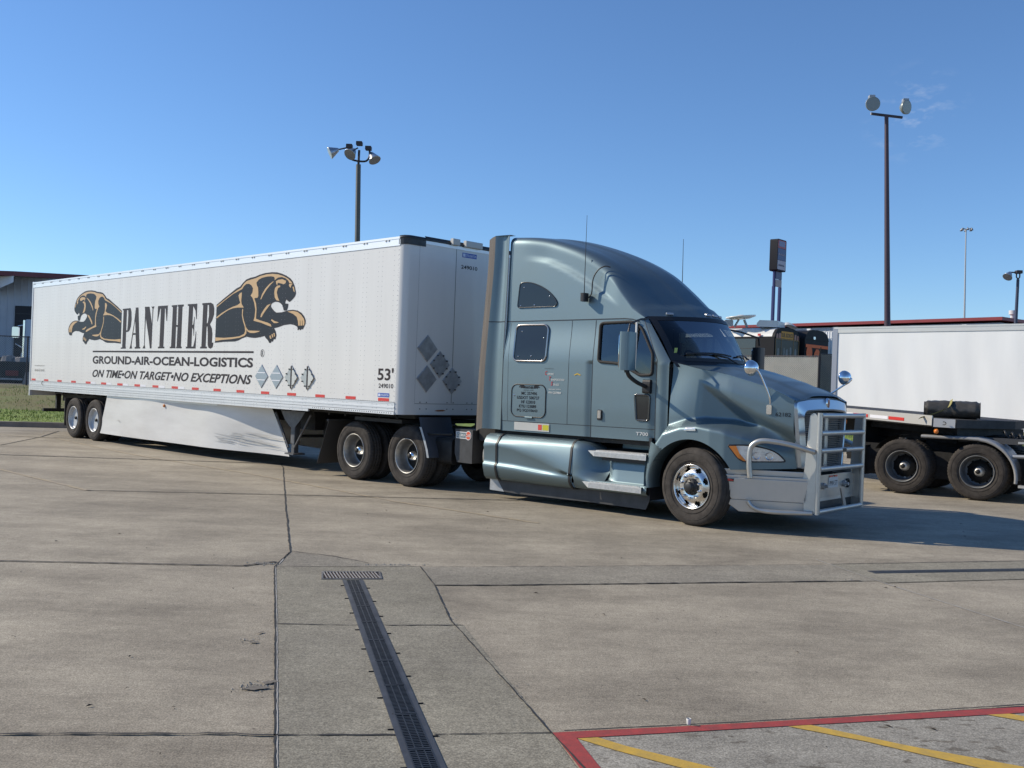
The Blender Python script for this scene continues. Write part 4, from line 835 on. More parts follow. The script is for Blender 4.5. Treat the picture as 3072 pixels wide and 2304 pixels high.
for k in range(3):
    pts = []
    for i in range(120):
        t = i/119; a = t*2*PI*14; pts.append((-3.95-.35*t+.045*math.sin(a), 1.0+.18*k+.045*math.cos(a), 1.75-.5*math.sin(PI*t)*(.9)))
    hs.tube(pts, .008, 5)
hs.build('air_hose', BLACKPL, TR)
# wheels
wheel(TR, 0, 0, 'steer', 1, math.radians(-8)); wheel(TR, 0, 2.5, 'steer', -1, math.radians(-8))
for x in (-5.40, -6.73): wheel(TR, x, .05, 'drive', 1, math.radians(-3.5)); wheel(TR, x, 2.45, 'drive', -1, math.radians(-3.5))
# --- mirrors
def mirror_set(side):
    m = MB().rbox(-.905, -.765, -.45, -.205, 2.0, 2.51, .045, 'z', 5)
    # slight wedge so that the housing narrows forward
    m.v = [(x, y+(.03 if x > -.835 and y < -.3 else 0), z) for x, y, z in m.v]
    gl = MB().rbox(-.912, -.905, -.43, -.225, 2.03, 2.48, .03, 'x')
    ar = MB().tube(spline([(-.835, -.33, 2.01), (-.84, -.27, 1.93), (-.83, -.10, 1.85), (-.80, .10, 1.79)], 4), .028, 8).rbox(-.855, -.735, .085, .15, 1.70, 1.89, .03, 'x', 4).rbox(-.86, -.81, -.37, -.29, 1.97, 2.02, .02, 'z')
    up = MB().tube([(-.835, -.33, 2.50), (-.83, -.30, 2.62), (-.83, -.05, 2.70), (-.85, .18, 2.73)], .014, 8)
    if side:
        for q in (m, gl): q.v = [(x+.30, 2*YC-y+.06, z-.04) for x, y, z in q.v]
        for q in (ar, up): q.v = [(x+.30*min(1, max(0, (.1-y)/.4)), 2*YC-y+.06*(y < 0), z) for x, y, z in q.v]
    o = m.build('door_mirror', PAINT if not side else BLACKPL, TR, bevel=.02); gl.build('mirror_glass', CHROME, o); ar.build('mirror_arm', BLACKPL, o); up.build('mirror_brace', BLACKPL, o)
mirror_set(0); mirror_set(1)
for s, bx, by, bz, hx, hy, hz in ((0, .895, .36, 1.575, .70, .20, 2.075), (1, .90, 2.14, 1.60, 1.12, 2.20, 2.02)):
    c = Vector((hx, hy, hz)); ax = Vector((.85, -.45 if not s else -.52, .05)).normalized()
    Mx = Matrix.Translation(c) @ Vector((0, 1, 0)).rotation_difference(ax).to_matrix().to_4x4()
    m = MB().lathe([(-.02, .0), (-.02, .098), (-.012, .103), (0, .10), (.03, .088), (.055, .062), (.068, .03), (.071, 0)], 28, Mx)
    a = MB().tube(spline([(bx, by, bz), (bx-.002, by-.02 if not s else by, bz+.14), ((bx+hx)/2+.03, (by+hy)/2, hz-.16), (hx+.09, hy+.0, hz-.03), (hx+.05, hy, hz)], 4), .0125, 8)
    a.rbox(bx-.035, bx+.035, by-.03, by+.06, bz-.08, bz+.04, .015, 'y')
    o = m.build('hood_mirror', CHROME, TR); a.build('mirror_stalk', CHROME, o)
# --- antennas
an = MB().rbox(-1.945, -1.865, .06, .175, 2.985, 3.105, .02, 'z'); ao = an.build('antenna_base', BLACKPL, TR)
MB().tube([(-1.90, .10, 3.10), (-1.90, .10, 3.7), (-1.895, .095, 4.22)], [.007, .005, .003], 6).build('antenna_rod', BLACKPL, ao)
MB().tube(spline([(-1.87, .13, 3.02), (-1.80, .14, 3.10), (-1.79, .15, 3.30), (-1.72, .165, 3.43), (-1.62, .19, 3.485), (-1.54, .215, 3.47)], 5), .009, 6).build('antenna_cable', BLACKPL, ao)
MB().tube([(-1.64, 2.37, 3.2), (-1.645, 2.36, 4.17)], [.008, .004], 6).build('antenna_rod', BLACKPL, TR)

# ================================================================ LETTERED BOX TRAILER
TL = thing('box_trailer', 'white lettered 53-foot box trailer with leaping black cats, coupled behind the blue tractor', 'trailer', (-1.8080, 16.0672, 0), -.77628)
LN = 16.15; WD = 2.59; ZB = 1.20; ZT = 4.12
bx = MB(); r = .10
pl = [(-LN, 0), (-.13, 0), (-.06, .012), (-.012, .06), (0, .12), (0, WD-.12), (-.012, WD-.06), (-.06, WD-.012), (-.13, WD), (-LN, WD)]
bx.prism(pl, lambda p: (p[0], p[1], ZB), lambda p: (p[0], p[1], ZT-.05))
bx.build('box_walls', WHITE, TL)
rf = MB().prism(pl, lambda p: (p[0], p[1], ZT-.05), lambda p: (p[0], p[1], ZT-.02)); rf.prism([(a*.998-.02 if a else a-.02, .03+b*(WD-.06)/WD) for a, b in pl], lambda p: (p[0], p[1], ZT-.02), lambda p: (p[0], p[1], ZT)); rf.build('roof', DULL, TL)
rail = MB().grid([[(-.13, -.004, z), (-LN, -.004, z)] for z in (4.115, 4.09)]).box(-LN, -.13, -.012, .0, 3.965, 4.10).box(-LN, -.13, -.020, .0, 4.075, 4.112)
rail.pair(WD/2, 'top_rail', mat('bright_top_rail', (.86, .86, .86), .38, .45), TL)
mk = MB()
for i in range(27):
    x = -.5-i*.6; mk.box(x-.015, x+.015, -.024, -.011, 4.05, 4.075); mk.box(x+.06, x+.09, -.024, -.011, 4.05, 4.075)
mk.build('rail_brackets', DULL, TL)
br = MB().box(-LN, -.13, -.010, .0, 1.24, 1.392).box(-LN, -.13, -.018, .0, 1.30, 1.325).box(-LN, -.13, -.016, 0, 1.375, 1.392).box(-LN, -.13, -.020, .02, 1.195, 1.245)
br.box(-LN, -2.60, -.012, .02, 1.145, 1.195); br.pair(WD/2, 'bottom_rail', WRAIL, TL)
sh_ = MB().box(-LN, -.13, -.0215, -.0195, 1.243, 1.249).box(-LN, -.13, -.0025, -.001, 1.394, 1.399).box(-.128, -.124, -.002, .001, 1.24, 4.0); sh_.build('panel_seams', GREYPL, TL)
co = MB()
co.grid([[(p[0]+q*0, p[1], z) for p in [(-.128, -.003), (-.06, .009), (-.009, .058), (.003, .12), (.003, .30)]] for q, z in ((0, 1.205), (0, 3.98))]); co.build('corner_post', WHITE, TL)
cap = MB(); cpl = [(-.16, -.014), (-.055, -.002), (.002, .055), (.014, .12), (.014, .42)]
cap.grid([[(a, b, z) for a, b in cpl] for z in (3.985, 4.085)]); cap.grid([[(a, b, 4.085) for a, b in cpl], [(a+.01, b-.01, 4.10) for a, b in cpl], [(a-.08, b+.08, 4.15) for a, b in cpl]])
cap.grid([[(.012, y, 4.085), (.02, y, 4.11), (-.03, y, 4.165)] for y in (.42, 1.3, WD-.1)], flip=True)
cap.build('corner_cap', mat('dark_roof_cap', (.045, .047, .05), .4, .4, var=.3, vscale=9), TL)
ft = MB().box(.002, .010, .42, WD-.1, 4.03, 4.09); ft.build('front_top_rail', WRAIL, TL)
for a, b in ((.97, 1.13), (1.27, 1.66)): MB().rbox(.0, .07, a, b, 4.085, 4.195, .012, 'y').build('clearance_lamp_box', mat('cream_box', (.5, .5, .48), .5), TL)
fsm = MB()
for y in (.30, 1.115, 1.93): fsm.box(.0005, .002, y-.004, y+.004, 1.4, 4.03)
fsm.box(.0005, .0022, .30, WD-.1, 1.383, 1.389); fsm.build('front_seams', GREYPL, TL)
fsc = MB()
for y in (.42, .56, 1.02, 1.16, 1.48, 1.60, 2.0, 2.14):
    for z in (1.30, 1.41): fsc.obox((.004, y, z), (.003, 0, 0), (0, .008, 0), (0, 0, .008))
fsc.build('front_bolts', GREYPL, TL)
rs = MB(); poly_mb(rs, [(.74, 1.27), (.80, 1.285), (.93, 1.29), (1.0, 1.275), (.93, 1.262), (.82, 1.258)], lambda y, z: (.0035, y, z)); rs.build('rust_stain', mat('rust', (.30, .12, .04), .8), TL)
# rivets: columns of small domes along every post, both rails
rv = MB(); RX = [(0, 0, -.004, 0)]
def rivet(x, z, y=-.0005, r=.0085):
    o = len(rv.v); rv.v += [(x+r, y, z), (x, y, z+r), (x-r, y, z), (x, y, z-r), (x, y-.005, z)]; rv.f += [(o, o+1, o+4), (o+1, o+2, o+4), (o+2, o+3, o+4), (o+3, o, o+4)]; rv.sm += [False]*4
for i in range(39):
    for dx in (0, .105):
        x = -.275-i*.414+dx
        for j in range(30): rivet(x, 1.50+j*.0825)
for j in range(34): rivet(-.15, 1.42+j*.075)
i = 0
x = -.16
while x > -LN+.05: rivet(x, 1.405, r=.006); x -= .05
for i in range(39):
    for dx in (0, .11):
        x = -.3-i*.414+dx
        rivet(x, 1.355, -.0165); rivet(x, 1.285, -.0105)
        if x < -2.7: rivet(x, 1.215, -.0205); rivet(x, 1.170, -.0125)
rv.build('rivets', mat('rivet_heads', (.8, .8, .8), .25, .5), TL)
hl = MB()
x = -.2
while x > -2.5: hl.obox((x, -.021, 1.218), (.008, 0, 0), (0, .001, 0), (0, 0, .007)); x -= .06 if not (-1.75 > x > -1.95) else .16
hl.build('rail_holes', GREYPL, TL)
fT = lambda off: (lambda x, z: (x, -off, z))
for i in range(19):
    xc = .40-.0 - i*.9105 if 0 else -.43-i*.9105
    if xc < -16: break
    rr = MB().add([fT(.003)(xc-.145, 1.408), fT(.003)(xc+.145, 1.408), fT(.003)(xc+.145, 1.458), fT(.003)(xc-.145, 1.458)], [(0, 1, 2, 3)]).build('red_reflector', REDR, TL)
    if -12.9 < xc < -7.2:
        MB().add([fT(.003)(xc+.15, 1.408), fT(.003)(xc+.44, 1.408), fT(.003)(xc+.44, 1.458), fT(.003)(xc+.15, 1.458)], [(0, 1, 2, 3)]).build('white_reflector', WREFL, TL)
# graphics
def flipx(p): return (-10.50-(p[0]+6.03)*.965, p[1])
for mir in (0, 1):
    g = (lambda p: p) if not mir else flipx
    a = MB(); poly_mb(a, [g(p) for p in CAT], fT(.0025)); ao = a.build('cat_emblem', DECAL, TL)
    b = MB()
    for t in TAN: poly_mb(b, [g(p) for p in t], fT(.0045))
    b.build('emblem_highlights', TANM, ao)
    k = MB(); pts = [g(p) for p in CAT]; n = len(pts)
    for i in range(n-1):
        A = Vector(pts[i]); B = Vector(pts[i+1]); d = B-A
        if d.length < .01: continue
        nn = Vector((-d.y, d.x)).normalized()*.008; k.add([fT(.0035)(*(A+nn)), fT(.0035)(*(B+nn)), fT(.0035)(*(B-nn)), fT(.0035)(*(A-nn))], [(0, 1, 2, 3)])
    k.build('emblem_outline', DECALB, ao)
lm = MB()
for i, t in enumerate(LET): poly_mb(lm, t, fT(.0025+.0004*(i % 3)))
lm.add([fT(.003)(-12.06, 2.19), fT(.003)(-4.54, 2.19), fT(.003)(-4.54, 2.228), fT(.003)(-12.06, 2.228)], [(0, 1, 2, 3)])
text_mb(lm, 'GROUND-AIR-OCEAN-LOGISTICS', -12.05, -4.545, 1.905, 2.10, fT(.003), bold=.032)
text_mb(lm, 'ON TIME\u2022ON TARGET\u2022NO EXCEPTIONS', -12.03, -4.56, 1.575, 1.765, fT(.003), shear=.32, bold=.026)
nm_ = MB(); text_mb(nm_, "53'", -.612, -.19, 1.75, 1.955, fT(.003), bold=.02); text_mb(nm_, '249010', -.575, -.187, 1.622, 1.698, fT(.003), bold=.012); nm_.build('fleet_number', DECALB, TL)
text_mb(lm, 'R', -4.25, -4.185, 2.135, 2.24, fT(.003), bold=.01)
ring = [(-4.217+.068*math.cos(a), 2.188+.075*math.sin(a)) for a in [2*PI*i/24 for i in range(24)]]
for i in range(24):
    A = Vector(ring[i]); B = Vector(ring[(i+1) % 24]); c = Vector((-4.217, 2.188)); lm.add([fT(.003)(*A), fT(.003)(*B), fT(.003)(*(c+(B-c)*.88)), fT(.003)(*(c+(A-c)*.88))], [(0, 1, 2, 3)])
lm.build('side_lettering', DECALB, TL)
sm2 = MB(); text_mb(sm2, 'www.pantherexpedite.com', -15.86, -15.15, 1.79, 1.84, fT(.003)); text_mb(sm2, '1-800-685-0657 DRIVERS', -15.86, -15.15, 1.66, 1.72, fT(.003)); sm2.build('small_lettering', mat('grey_vinyl', (.25, .24, .23), .4), TL)
for (fn, x0, x1, z0, z1) in ((lambda o: (lambda x, z: (x, -o, z)), -.589, -.285, 1.474, 1.54), (lambda o: (lambda y, z: (o, y, z)), 1.25, 1.588, 3.912, 3.99)):
    lb = MB().add([fn(.003)(x0, z0), fn(.003)(x1, z0), fn(.003)(x1, z1), fn(.003)(x0, z1)], [(0, 1, 2, 3)]).build('maker_label', BLUEL, TL)
    tt = MB(); text_mb(tt, 'STOUGHTON', x0+.08, x1-.015, z0+.015, z1-.018, fn(.0045), bold=.02)
    tt.add([fn(.0045)(x0+.015, z0+.012), fn(.0045)(x0+.07, z0+.012), fn(.0045)(x0+.07, z1-.012), fn(.0045)(x0+.015, z1-.012)], [(0, 1, 2, 3)]); tt.build('label_lettering', mat('pale_blue', (.6, .66, .8), .4), lb)
ftx = MB(); text_mb(ftx, '249010', 1.232, 1.612, 3.713, 3.778, lambda y, z: (.003, y, z), bold=.012); ftx.build('front_lettering', DECAL, TL)
# placard holders
def placard(cx, cz, hx, hz, front, openp):
    fn = (lambda u, z, o: (u, -o, z)) if not front else (lambda u, z, o: (o, u, z))
    q = [(cx-hx, cz), (cx, cz+hz), (cx+hx, cz), (cx, cz-hz)]
    m = MB().prism(q, lambda p: fn(p[0], p[1], .002), lambda p: fn(cx+(p[0]-cx)*.94, cz+(p[1]-cz)*.94, .014))
    if openp: pm = ALU if not front else DULL
    else: pm = mat('grey_placard', (.40, .43, .46), .3, .6) if not front else DULL
    o = m.build('placard_holder', pm, TL)
    d = MB()
    if not openp:
        for dz in (-.30, .30):
            z = cz+hz*dz; h = hx*.6; d = MB(); d.add([fn(cx-h, z-.008, .017), fn(cx+h, z-.008, .017), fn(cx+h, z+.008, .017), fn(cx-h, z+.008, .017)], [(0, 1, 2, 3)]); d.build('placard_slat', WREFL if not front else DULL, o)
    else:
        for a, b in zip(q, q[1:]+q[:1]):
            for t in (.3, .7):
                x = a[0]+(b[0]-a[0])*t; z = a[1]+(b[1]-a[1])*t; x = cx+(x-cx)*.93; z = cz+(z-cz)*.93; d.box(*sorted((fn(x-.012, 0, .014)[0], fn(x+.012, 0, .03)[0])), *sorted((fn(x-.012, 0, .014)[1], fn(x+.012, 0, .03)[1])), z-.012, z+.012)
        d.build('placard_clips', GREYPL, o)
        if not front:
            e = MB().add([fn(cx-.022, cz-hz*.9, .016), fn(cx+.018, cz-hz*.9, .016), fn(cx+.018, cz+hz*.92, .016), fn(cx-.022, cz+hz*.92, .016)], [(0, 1, 2, 3)]); e.build('placard_gap', DECALB, o)
            e = MB().add([fn(cx+.03, cz-hz*.85, .018), fn(cx+hx*.92, cz, .030), fn(cx+.03, cz+hz*.85, .018)], [(0, 1, 2)]); e.build('placard_flap', BALU, o)
for x, op in ((-4.21, 0), (-3.69, 0), (-3.18, 1), (-2.655, 1)): placard(x, 1.745, .235, .23, False, op)
for y, z, op in ((.54, 2.305, 0), (.825, 2.05, 1), (.545, 1.80, 0), (1.115, 1.785, 1)): placard(y, z, .225, .232, True, op)
MB().tube(spline([(-15.2, -.01, 1.41), (-15.24, -.03, 1.36), (-15.2, -.035, 1.31), (-15.15, -.03, 1.30)], 4), .006, 6).build('tie_cord', BLACKPL, TL)
# rear frame
rfm = MB().box(-LN-.06, -LN+.02, -.012, .06, .99, 4.13).box(-LN-.06, -LN+.02, WD-.06, WD+.012, .99, 4.13).box(-LN-.06, -LN, 0, WD, 1.0, 1.2).box(-LN-.06, -LN, 0, WD, 4.0, 4.13); rfm.build('rear_frame', mat('grey_white_frame', (.55, .56, .58), .4, .3), TL)
# underbody
un = MB().box(-15.9, -.2, .5, WD-.5, 1.12, 1.20)
x = -15.7
while x > -.3-0 or x < -.5:
    un.box(x, x+.05, .5, WD-.5, 1.08, 1.19); x += .5
    if x > -.4: break
un.box(-15.9, -9.0, .80, .9, .86, 1.06).box(-15.9, -9.0, WD-.9, WD-.8, .86, 1.06)
for x in (-11.95, -13.20): un.cyl((x, .3, .51), (x, WD-.3, .51), .065, 12).rbox(x-.3, x+.1, .6, .75, .55, .9, .04, 'y').rbox(x-.3, x+.1, WD-.75, WD-.6, .55, .9, .04, 'y')
un.box(-1.6, -.3, .3, WD-.3, 1.04, 1.10).box(-9.0, -1.7, 1.35, 1.45, .84, 1.14).box(-3.9, -3.4, .7, 1.9, .75, 1.12)
un.build('underframe', BLACKST, TL)
rb = MB().box(-16.14, -16.06, .35, 2.24, .55, .64)
for y in (.75, 1.84): rb.box(-16.14, -16.04, y-.06, y+.06, .6, 1.05)
rb.build('rear_guard', BLACKST, TL)
for s in (0, 1):
    m = MB().box(-13.86, -13.83, .06, .70, .28, 1.0)
    if s: m.v = [(x, WD-y, z) for x, y, z in m.v]
    m.build('mudflap', TREAD, TL)
for x in (-11.95, -13.20): wheel(TL, x, .02, 'cover'); wheel(TL, x, WD-.02, 'cover', -1)
# side skirt
def sky_(x): return .03+.09*sstep(-9.5, -6.6, x)+.33*sstep(-6.8, -3.9, x)
for s in (0, 1):
    m = MB(); G = []
    for i in range(50):
        t = i/49; xt = -11.20+(-4.50+11.20)*t; xb = -11.62+(-3.86+11.62)*t
        G.append([(xt+(xb-xt)*j/8, sky_(xt+(xb-xt)*j/8)+.012*math.sin(t*13+j*.3), 1.15+(.215-1.15)*j/8) for j in range(9)])
    m.grid(G); m.grid([[(r_[0][0], .02, 1.165), r_[0]] for r_ in G])
    g = MB().grid([[(r_[0][0], r_[0][1]-.006, 1.14), (r_[0][0], r_[0][1]-.006, 1.10)] for r_ in G[:38]]); g.grid([[r_[-1], (r_[-1][0], r_[-1][1]+.04, r_[-1][2]+.0)] for r_ in G])
    a = MB().lathe([(0, .035), (-.02, .03), (-.028, 0)], 12, Matrix.Translation((-8.28, sky_(-8.3)-.012, 1.015)))
    sc_ = MB(); poly_mb(sc_, [(-10.62, .57), (-10.5, .60), (-10.44, .56), (-10.36, .55), (-10.45, .545), (-10.52, .575)], lambda x, z: (x, sky_(x)-.016, z))
    # black scuff smears with their own outline near the front of the skirt
    for kk in range(34):
        x0 = -6.3+random.random()*1.5; z0 = .36+random.random()*.26; l = .25+random.random()*.9; h = .003+random.random()*.012
        sc_.grid([[(x0+l*t_, sky_(x0+l*t_)-.0165-.0001*kk, z0+h*math.sin(PI*t_)*q-.05*t_*l) for q in (-1, 1)] for t_ in [j/8 for j in range(9)]])
    if s:
        for q in (m, g, a, sc_): q.v = [(x, WD-y, z) for x, y, z in q.v]
    so_ = m.build('side_skirt', SKIRTW, TL); g.build('skirt_edge', WRAIL, so_); a.build('amber_lamp', AMBER, so_)
    if not s: sc_.build('scuff_marks', mat('scuff_grey', (.50, .49, .47), .5), so_)
# landing gear
for s in (0, 1):
    y0 = .46 if not s else WD-.46; m = MB()
    m.rbox(-3.76, -3.62, y0-.065, y0+.065, .48, 1.15, .015, 'z').rbox(-3.74, -3.64, y0-.05, y0+.05, .30, .9, .01, 'z').box(-3.84, -3.54, y0-.13, y0+.13, .27, .30)
    m.prism([(-4.10, 1.10), (-3.28, 1.10), (-3.45, .92), (-3.60, .80), (-3.78, .80), (-3.95, .92)], lambda p: (p[0], y0-.075, p[1]), lambda p: (p[0], y0-.068, p[1]))
    m.tube([(-4.30, y0-.06, 1.05), (-3.80, y0-.07, .40)], .022, 6).tube([(-3.10, y0-.06, 1.05), (-3.60, y0-.07, .40)], .022, 6)
    m.tube([(-3.69, y0-.05, .62), (-3.69, y0+.05, .64)], .02, 6)
    m.build('landing_gear', mat('landing_gear_steel', (.13, .13, .135), .5, .5, var=.3, vscale=8), TL)
MB().cyl((-3.69, .5, .62), (-3.69, WD-.5, .62), .03, 8).build('gear_cross_shaft', BLACKST, TL)
# ================================================================ GROUND
MB().add([(-3000, -300, 0), (3000, -300, 0), (3000, 4000, 0), (-3000, 4000, 0)], [(0, 1, 2, 3)]).build('pavement', CONC, None, ST)
def sheet(name, pts, z, m, props=ST):
    mb = MB(); poly_mb(mb, pts, lambda x, y: (x, y, z)); return mb.build(name, m, None, props)
sheet('drain_slab', [(-2.111, 9.05), (-.802, 9.31), (-.604, 8.49), (-.393, 7.279), (-.287, 7.113), (.263, 4.965), (.70, 3.0), (1.0, 1.5), (-.30, 1.5), (-.995, 4.405), (-1.603, 6.957)], .004, SLAB)
sheet('wedge_patch', [(-2.157, 9.888), (-1.70, 9.70), (-1.294, 9.395), (-.802, 9.316), (-2.111, 9.056)], .004, PATCH)
sheet('cross_strip', [(-.802, 9.31), (-.051, 9.459), (3.029, 10.176), (3.38, 10.28), (3.60, 9.46), (2.763, 9.266), (-.04, 8.592), (-.604, 8.495)], .0035, PATCH)
sheet('side_drain_slab', [(3.384, 10.29), (5.745, 10.968), (12, 12.75), (12.3, 11.95), (5.157, 9.835), (3.60, 9.36)], .004, SLAB)
sheet('hatched_bay', [(.26, 4.95), (.982, 5.13), (1.478, 5.255), (3.003, 5.66), (9, 7.25), (9, 1.0), (1.2, 1.0), (.80, 2.8), (.40, 4.5)], .003, BAY)
# red edge line with its corner, yellow hatching
sheet('red_line', [(.266, 4.97), (.982, 5.142), (1.478, 5.27), (3.003, 5.677), (9, 7.27), (9, 7.16), (2.946, 5.567), (1.517, 5.199), (.384, 4.904), (.467, 4.542), (.95, 2.4), (.84, 2.4), (.37, 4.533)], .0065, REDP)
sheet('yellow_line', [(.388, 4.899), (.491, 4.925), (.622, 4.819), (.987, 4.591), (2.2, 3.85), (2.05, 3.80), (.83, 4.576), (.561, 4.758)], .0065, YELP)
sheet('yellow_line', [(1.514, 5.192), (1.643, 5.227), (2.063, 4.963), (2.515, 4.735), (3.9, 3.95), (3.6, 3.90), (2.269, 4.712), (1.856, 5.007)], .0065, YELP)
sheet('yellow_line', [(2.712, 5.507), (2.851, 5.540), (3.3, 5.30), (4.4, 4.62), (4.2, 4.58), (2.87, 5.419)], .0065, YELP)
# joints and cracks: narrow ragged ribbons of dark filler
jm = MB()
def joint(pts, wd, z=.008, jit=.35, seg=.06, drift=.0, mb=jm):
    path = []
    for (a, b) in zip(pts, pts[1:]):
        A = Vector(a); B = Vector(b); n = max(1, int((B-A).length/seg)); path += [A.lerp(B, i/n) for i in range(n)]
    path.append(Vector(pts[-1])); L = []; R = []; off = 0
    for i, p in enumerate(path):
        t = (path[min(i+1, len(path)-1)]-path[max(i-1, 0)]).normalized(); n = Vector((-t.y, t.x)); off = off*.8+random.uniform(-1, 1)*drift
        w1 = wd*.34*(1+random.uniform(-jit, jit)); w2 = wd*.34*(1+random.uniform(-jit, jit)); L.append((*(p+n*(w1+off)), z)); R.append((*(p-n*(w2-off)), z))
    mb.grid([L, R], False)
joint([(-12, 8.2), (-4.525, 8.861), (-3.216, 8.976), (-2.40, 9.045)], .045)
joint([(-2.40, 9.045), (-2.32, 9.13), (-2.20, 9.25), (-2.157, 9.294)], .055, jit=.8, drift=.006)
joint([(-4.6, 19.9), (-4.335, 19.0), (-3.3, 14.638), (-2.148, 9.856), (-2.113, 9.05)], .022, jit=.6, drift=.003)
joint([(-16, 19.3), (-10.095, 19.62), (-6.843, 19.72), (-4.5, 19.9)], .10)
joint([(-6.1, 14.31), (-3.3, 14.63), (1.0, 15.1)], .06)
joint([(-14.5, 21.2), (-11.32, 22.0), (-11.9, 25.1), (-12.64, 27.7)], .05); joint([(-16, 24.6), (-13, 24.85), (-9.5, 25.3)], .08)
joint([(-2.111, 9.05), (-1.603, 6.957), (-.995, 4.405), (-.30, 1.5)], .014, jit=.7, drift=.0015)
joint([(-.802, 9.31), (-.604, 8.49), (-.393, 7.279)], .013, jit=.8, drift=.002); joint([(-.393, 7.279), (.263, 4.965), (.40, 4.5)], .012, jit=.8, drift=.002)
joint([(-8, 4.3), (-2.359, 4.68), (-1.287, 4.792), (-1.095, 4.793), (-.50, 4.863)], .024, jit=.8, drift=.002); joint([(-.32, 4.881), (.26, 4.968)], .014, jit=.8)
joint([(-1.603, 6.957), (-1.03, 7.0)], .022, jit=.8); joint([(-.846, 7.029), (-.287, 7.113)], .022, jit=.8)
joint([(-.604, 8.49), (-.04, 8.592), (2.763, 9.266), (3.38, 9.41)], .026, jit=.8); joint([(-2.111, 9.056), (-.802, 9.316), (-.05, 9.46), (3.03, 10.18), (3.31, 10.29)], .016, jit=.9)
joint([(-2.157, 9.888), (-1.70, 9.70), (-1.294, 9.395)], .024, jit=.8, drift=.004)
joint([(.328, 4.995), (.983, 5.155), (1.736, 5.346), (3.018, 5.712), (9, 7.30)], .024, z=.009, jit=.4)
joint([(3.38, 10.29), (5.745, 10.968), (12, 12.75)], .03); joint([(3.60, 9.36), (5.157, 9.835), (12.3, 11.95)], .010)
jm.build('pavement_joints', mat('joint_filler', (.035, .033, .032), .9), None, ST)
lj = MB(); joint([(3.308, 10.545), (3.571, 9.36), (3.727, 8.799), (4.045, 7.687), (4.6, 5.9)], .012, mb=lj, jit=.6); joint([(.275, 4.945), (.985, 5.118), (3.0, 5.640)], .004, mb=lj, z=.0085) if 0 else None
joint([(-2.10, 9.05), (-1.59, 6.957), (-.982, 4.405)], .007, mb=lj, jit=.8); joint([(-2.147, 9.80), (-2.10, 9.2)], .014, mb=lj)
lj.build('pale_joints', mat('pale_joint', (.42, .40, .37), .9), None, ST)
fy = MB(); joint([(-17, 27.2), (-11.2, 24.6), (-8.0, 20.9), (-4.3, 17.3), (-1.6, 14.3), (.4, 12.6)], .11, z=.0045, jit=.5, mb=fy); joint([(-11.2, 18.6), (-8.645, 16.81), (-6.083, 14.31)], .11, z=.0045, jit=.5, mb=fy)
fy.build('faded_yellow_line', FYEL, None, ST)
# broken concrete along the cracks: chips and rubble
ch = MB()
def chips(cx, cy, rx, ry, n, s0, s1, rot=0.):
    for _ in range(n):
        a = random.gauss(0, .5)*rx; b = random.gauss(0, .5)*ry; x = cx+a*math.cos(rot)-b*math.sin(rot); y = cy+a*math.sin(rot)+b*math.cos(rot); s = random.uniform(s0, s1)
        k = random.randint(4, 6); pts = [(x+s*random.uniform(.6, 1.1)*math.cos(2*PI*i/k), y+s*.7*random.uniform(.6, 1.1)*math.sin(2*PI*i/k)) for i in range(k)]
        h = s*random.uniform(.25, .6); ch.add([(p[0], p[1], .004) for p in pts]+[(x, y, .004+h)], [(i, (i+1) % k, k) for i in range(k)])
chips(-2.24, 9.19, .16, .07, 60, .006, .022); chips(-1.10, 9.36, .36, .035, 90, .004, .018, .2); chips(-1.38, 5.55, .10, .09, 55, .004, .014); chips(-1.66, 6.5, .08, .10, 30, .004, .011); chips(3.30, 9.46, .06, .03, 14, .006, .018)
chips(-.36, 7.2, .04, .3, 26, .003, .010); chips(.1, 5.6, .05, .4, 26, .003, .009)
ch.build('concrete_rubble', mat('rubble', (.36, .325, .27), .9, var=.3, vscale=20), None, {'kind': 'stuff', 'label': 'pale broken concrete chips along the cracked joints near the drain'})
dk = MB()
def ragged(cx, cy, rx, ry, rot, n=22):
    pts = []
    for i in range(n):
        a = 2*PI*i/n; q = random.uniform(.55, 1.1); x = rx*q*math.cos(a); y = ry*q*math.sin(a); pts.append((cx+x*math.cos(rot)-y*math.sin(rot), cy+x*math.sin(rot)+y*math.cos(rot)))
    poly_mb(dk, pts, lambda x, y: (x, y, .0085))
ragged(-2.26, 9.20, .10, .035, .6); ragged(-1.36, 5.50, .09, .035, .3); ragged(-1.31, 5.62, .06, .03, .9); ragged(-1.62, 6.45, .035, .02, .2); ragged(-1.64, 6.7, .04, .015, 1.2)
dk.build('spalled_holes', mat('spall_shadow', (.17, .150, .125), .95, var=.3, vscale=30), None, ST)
# litter: leaves and twigs lying about
lf = MB()
for _ in range(230):
    y = random.uniform(4.4, 17); x = random.uniform(-.62, .62)*y; s = random.choice((.006, .008, .01, .014, .022))*random.uniform(.6, 1.2)
    if -1.5 < x < 0 and y < 9 and random.random() < .7: continue
    a = random.uniform(0, PI); ca, sa = math.cos(a), math.sin(a)
    lf.add([(x-s*ca, y-s*sa, .006), (x+s*.4*sa, y-s*.4*ca, .012), (x+s*ca, y+s*sa, .007), (x-s*.4*sa, y+s*.4*ca, .014)], [(0, 1, 2, 3)])
lf.build('litter_flakes', mat('dry_leaf', (.07, .055, .04), .9, var=.5, vscale=3), None, {'kind': 'stuff', 'label': 'tiny dark leaf flecks scattered over the concrete'})
wb = MB().obox((.86, 5.13, .022), (.012, .003, 0), (-.003, .012, 0), (0, 0, .014)); wb.add([(.85, 5.12, .036), (.875, 5.125, .036), (.868, 5.14, .062)], [(0, 1, 2)])
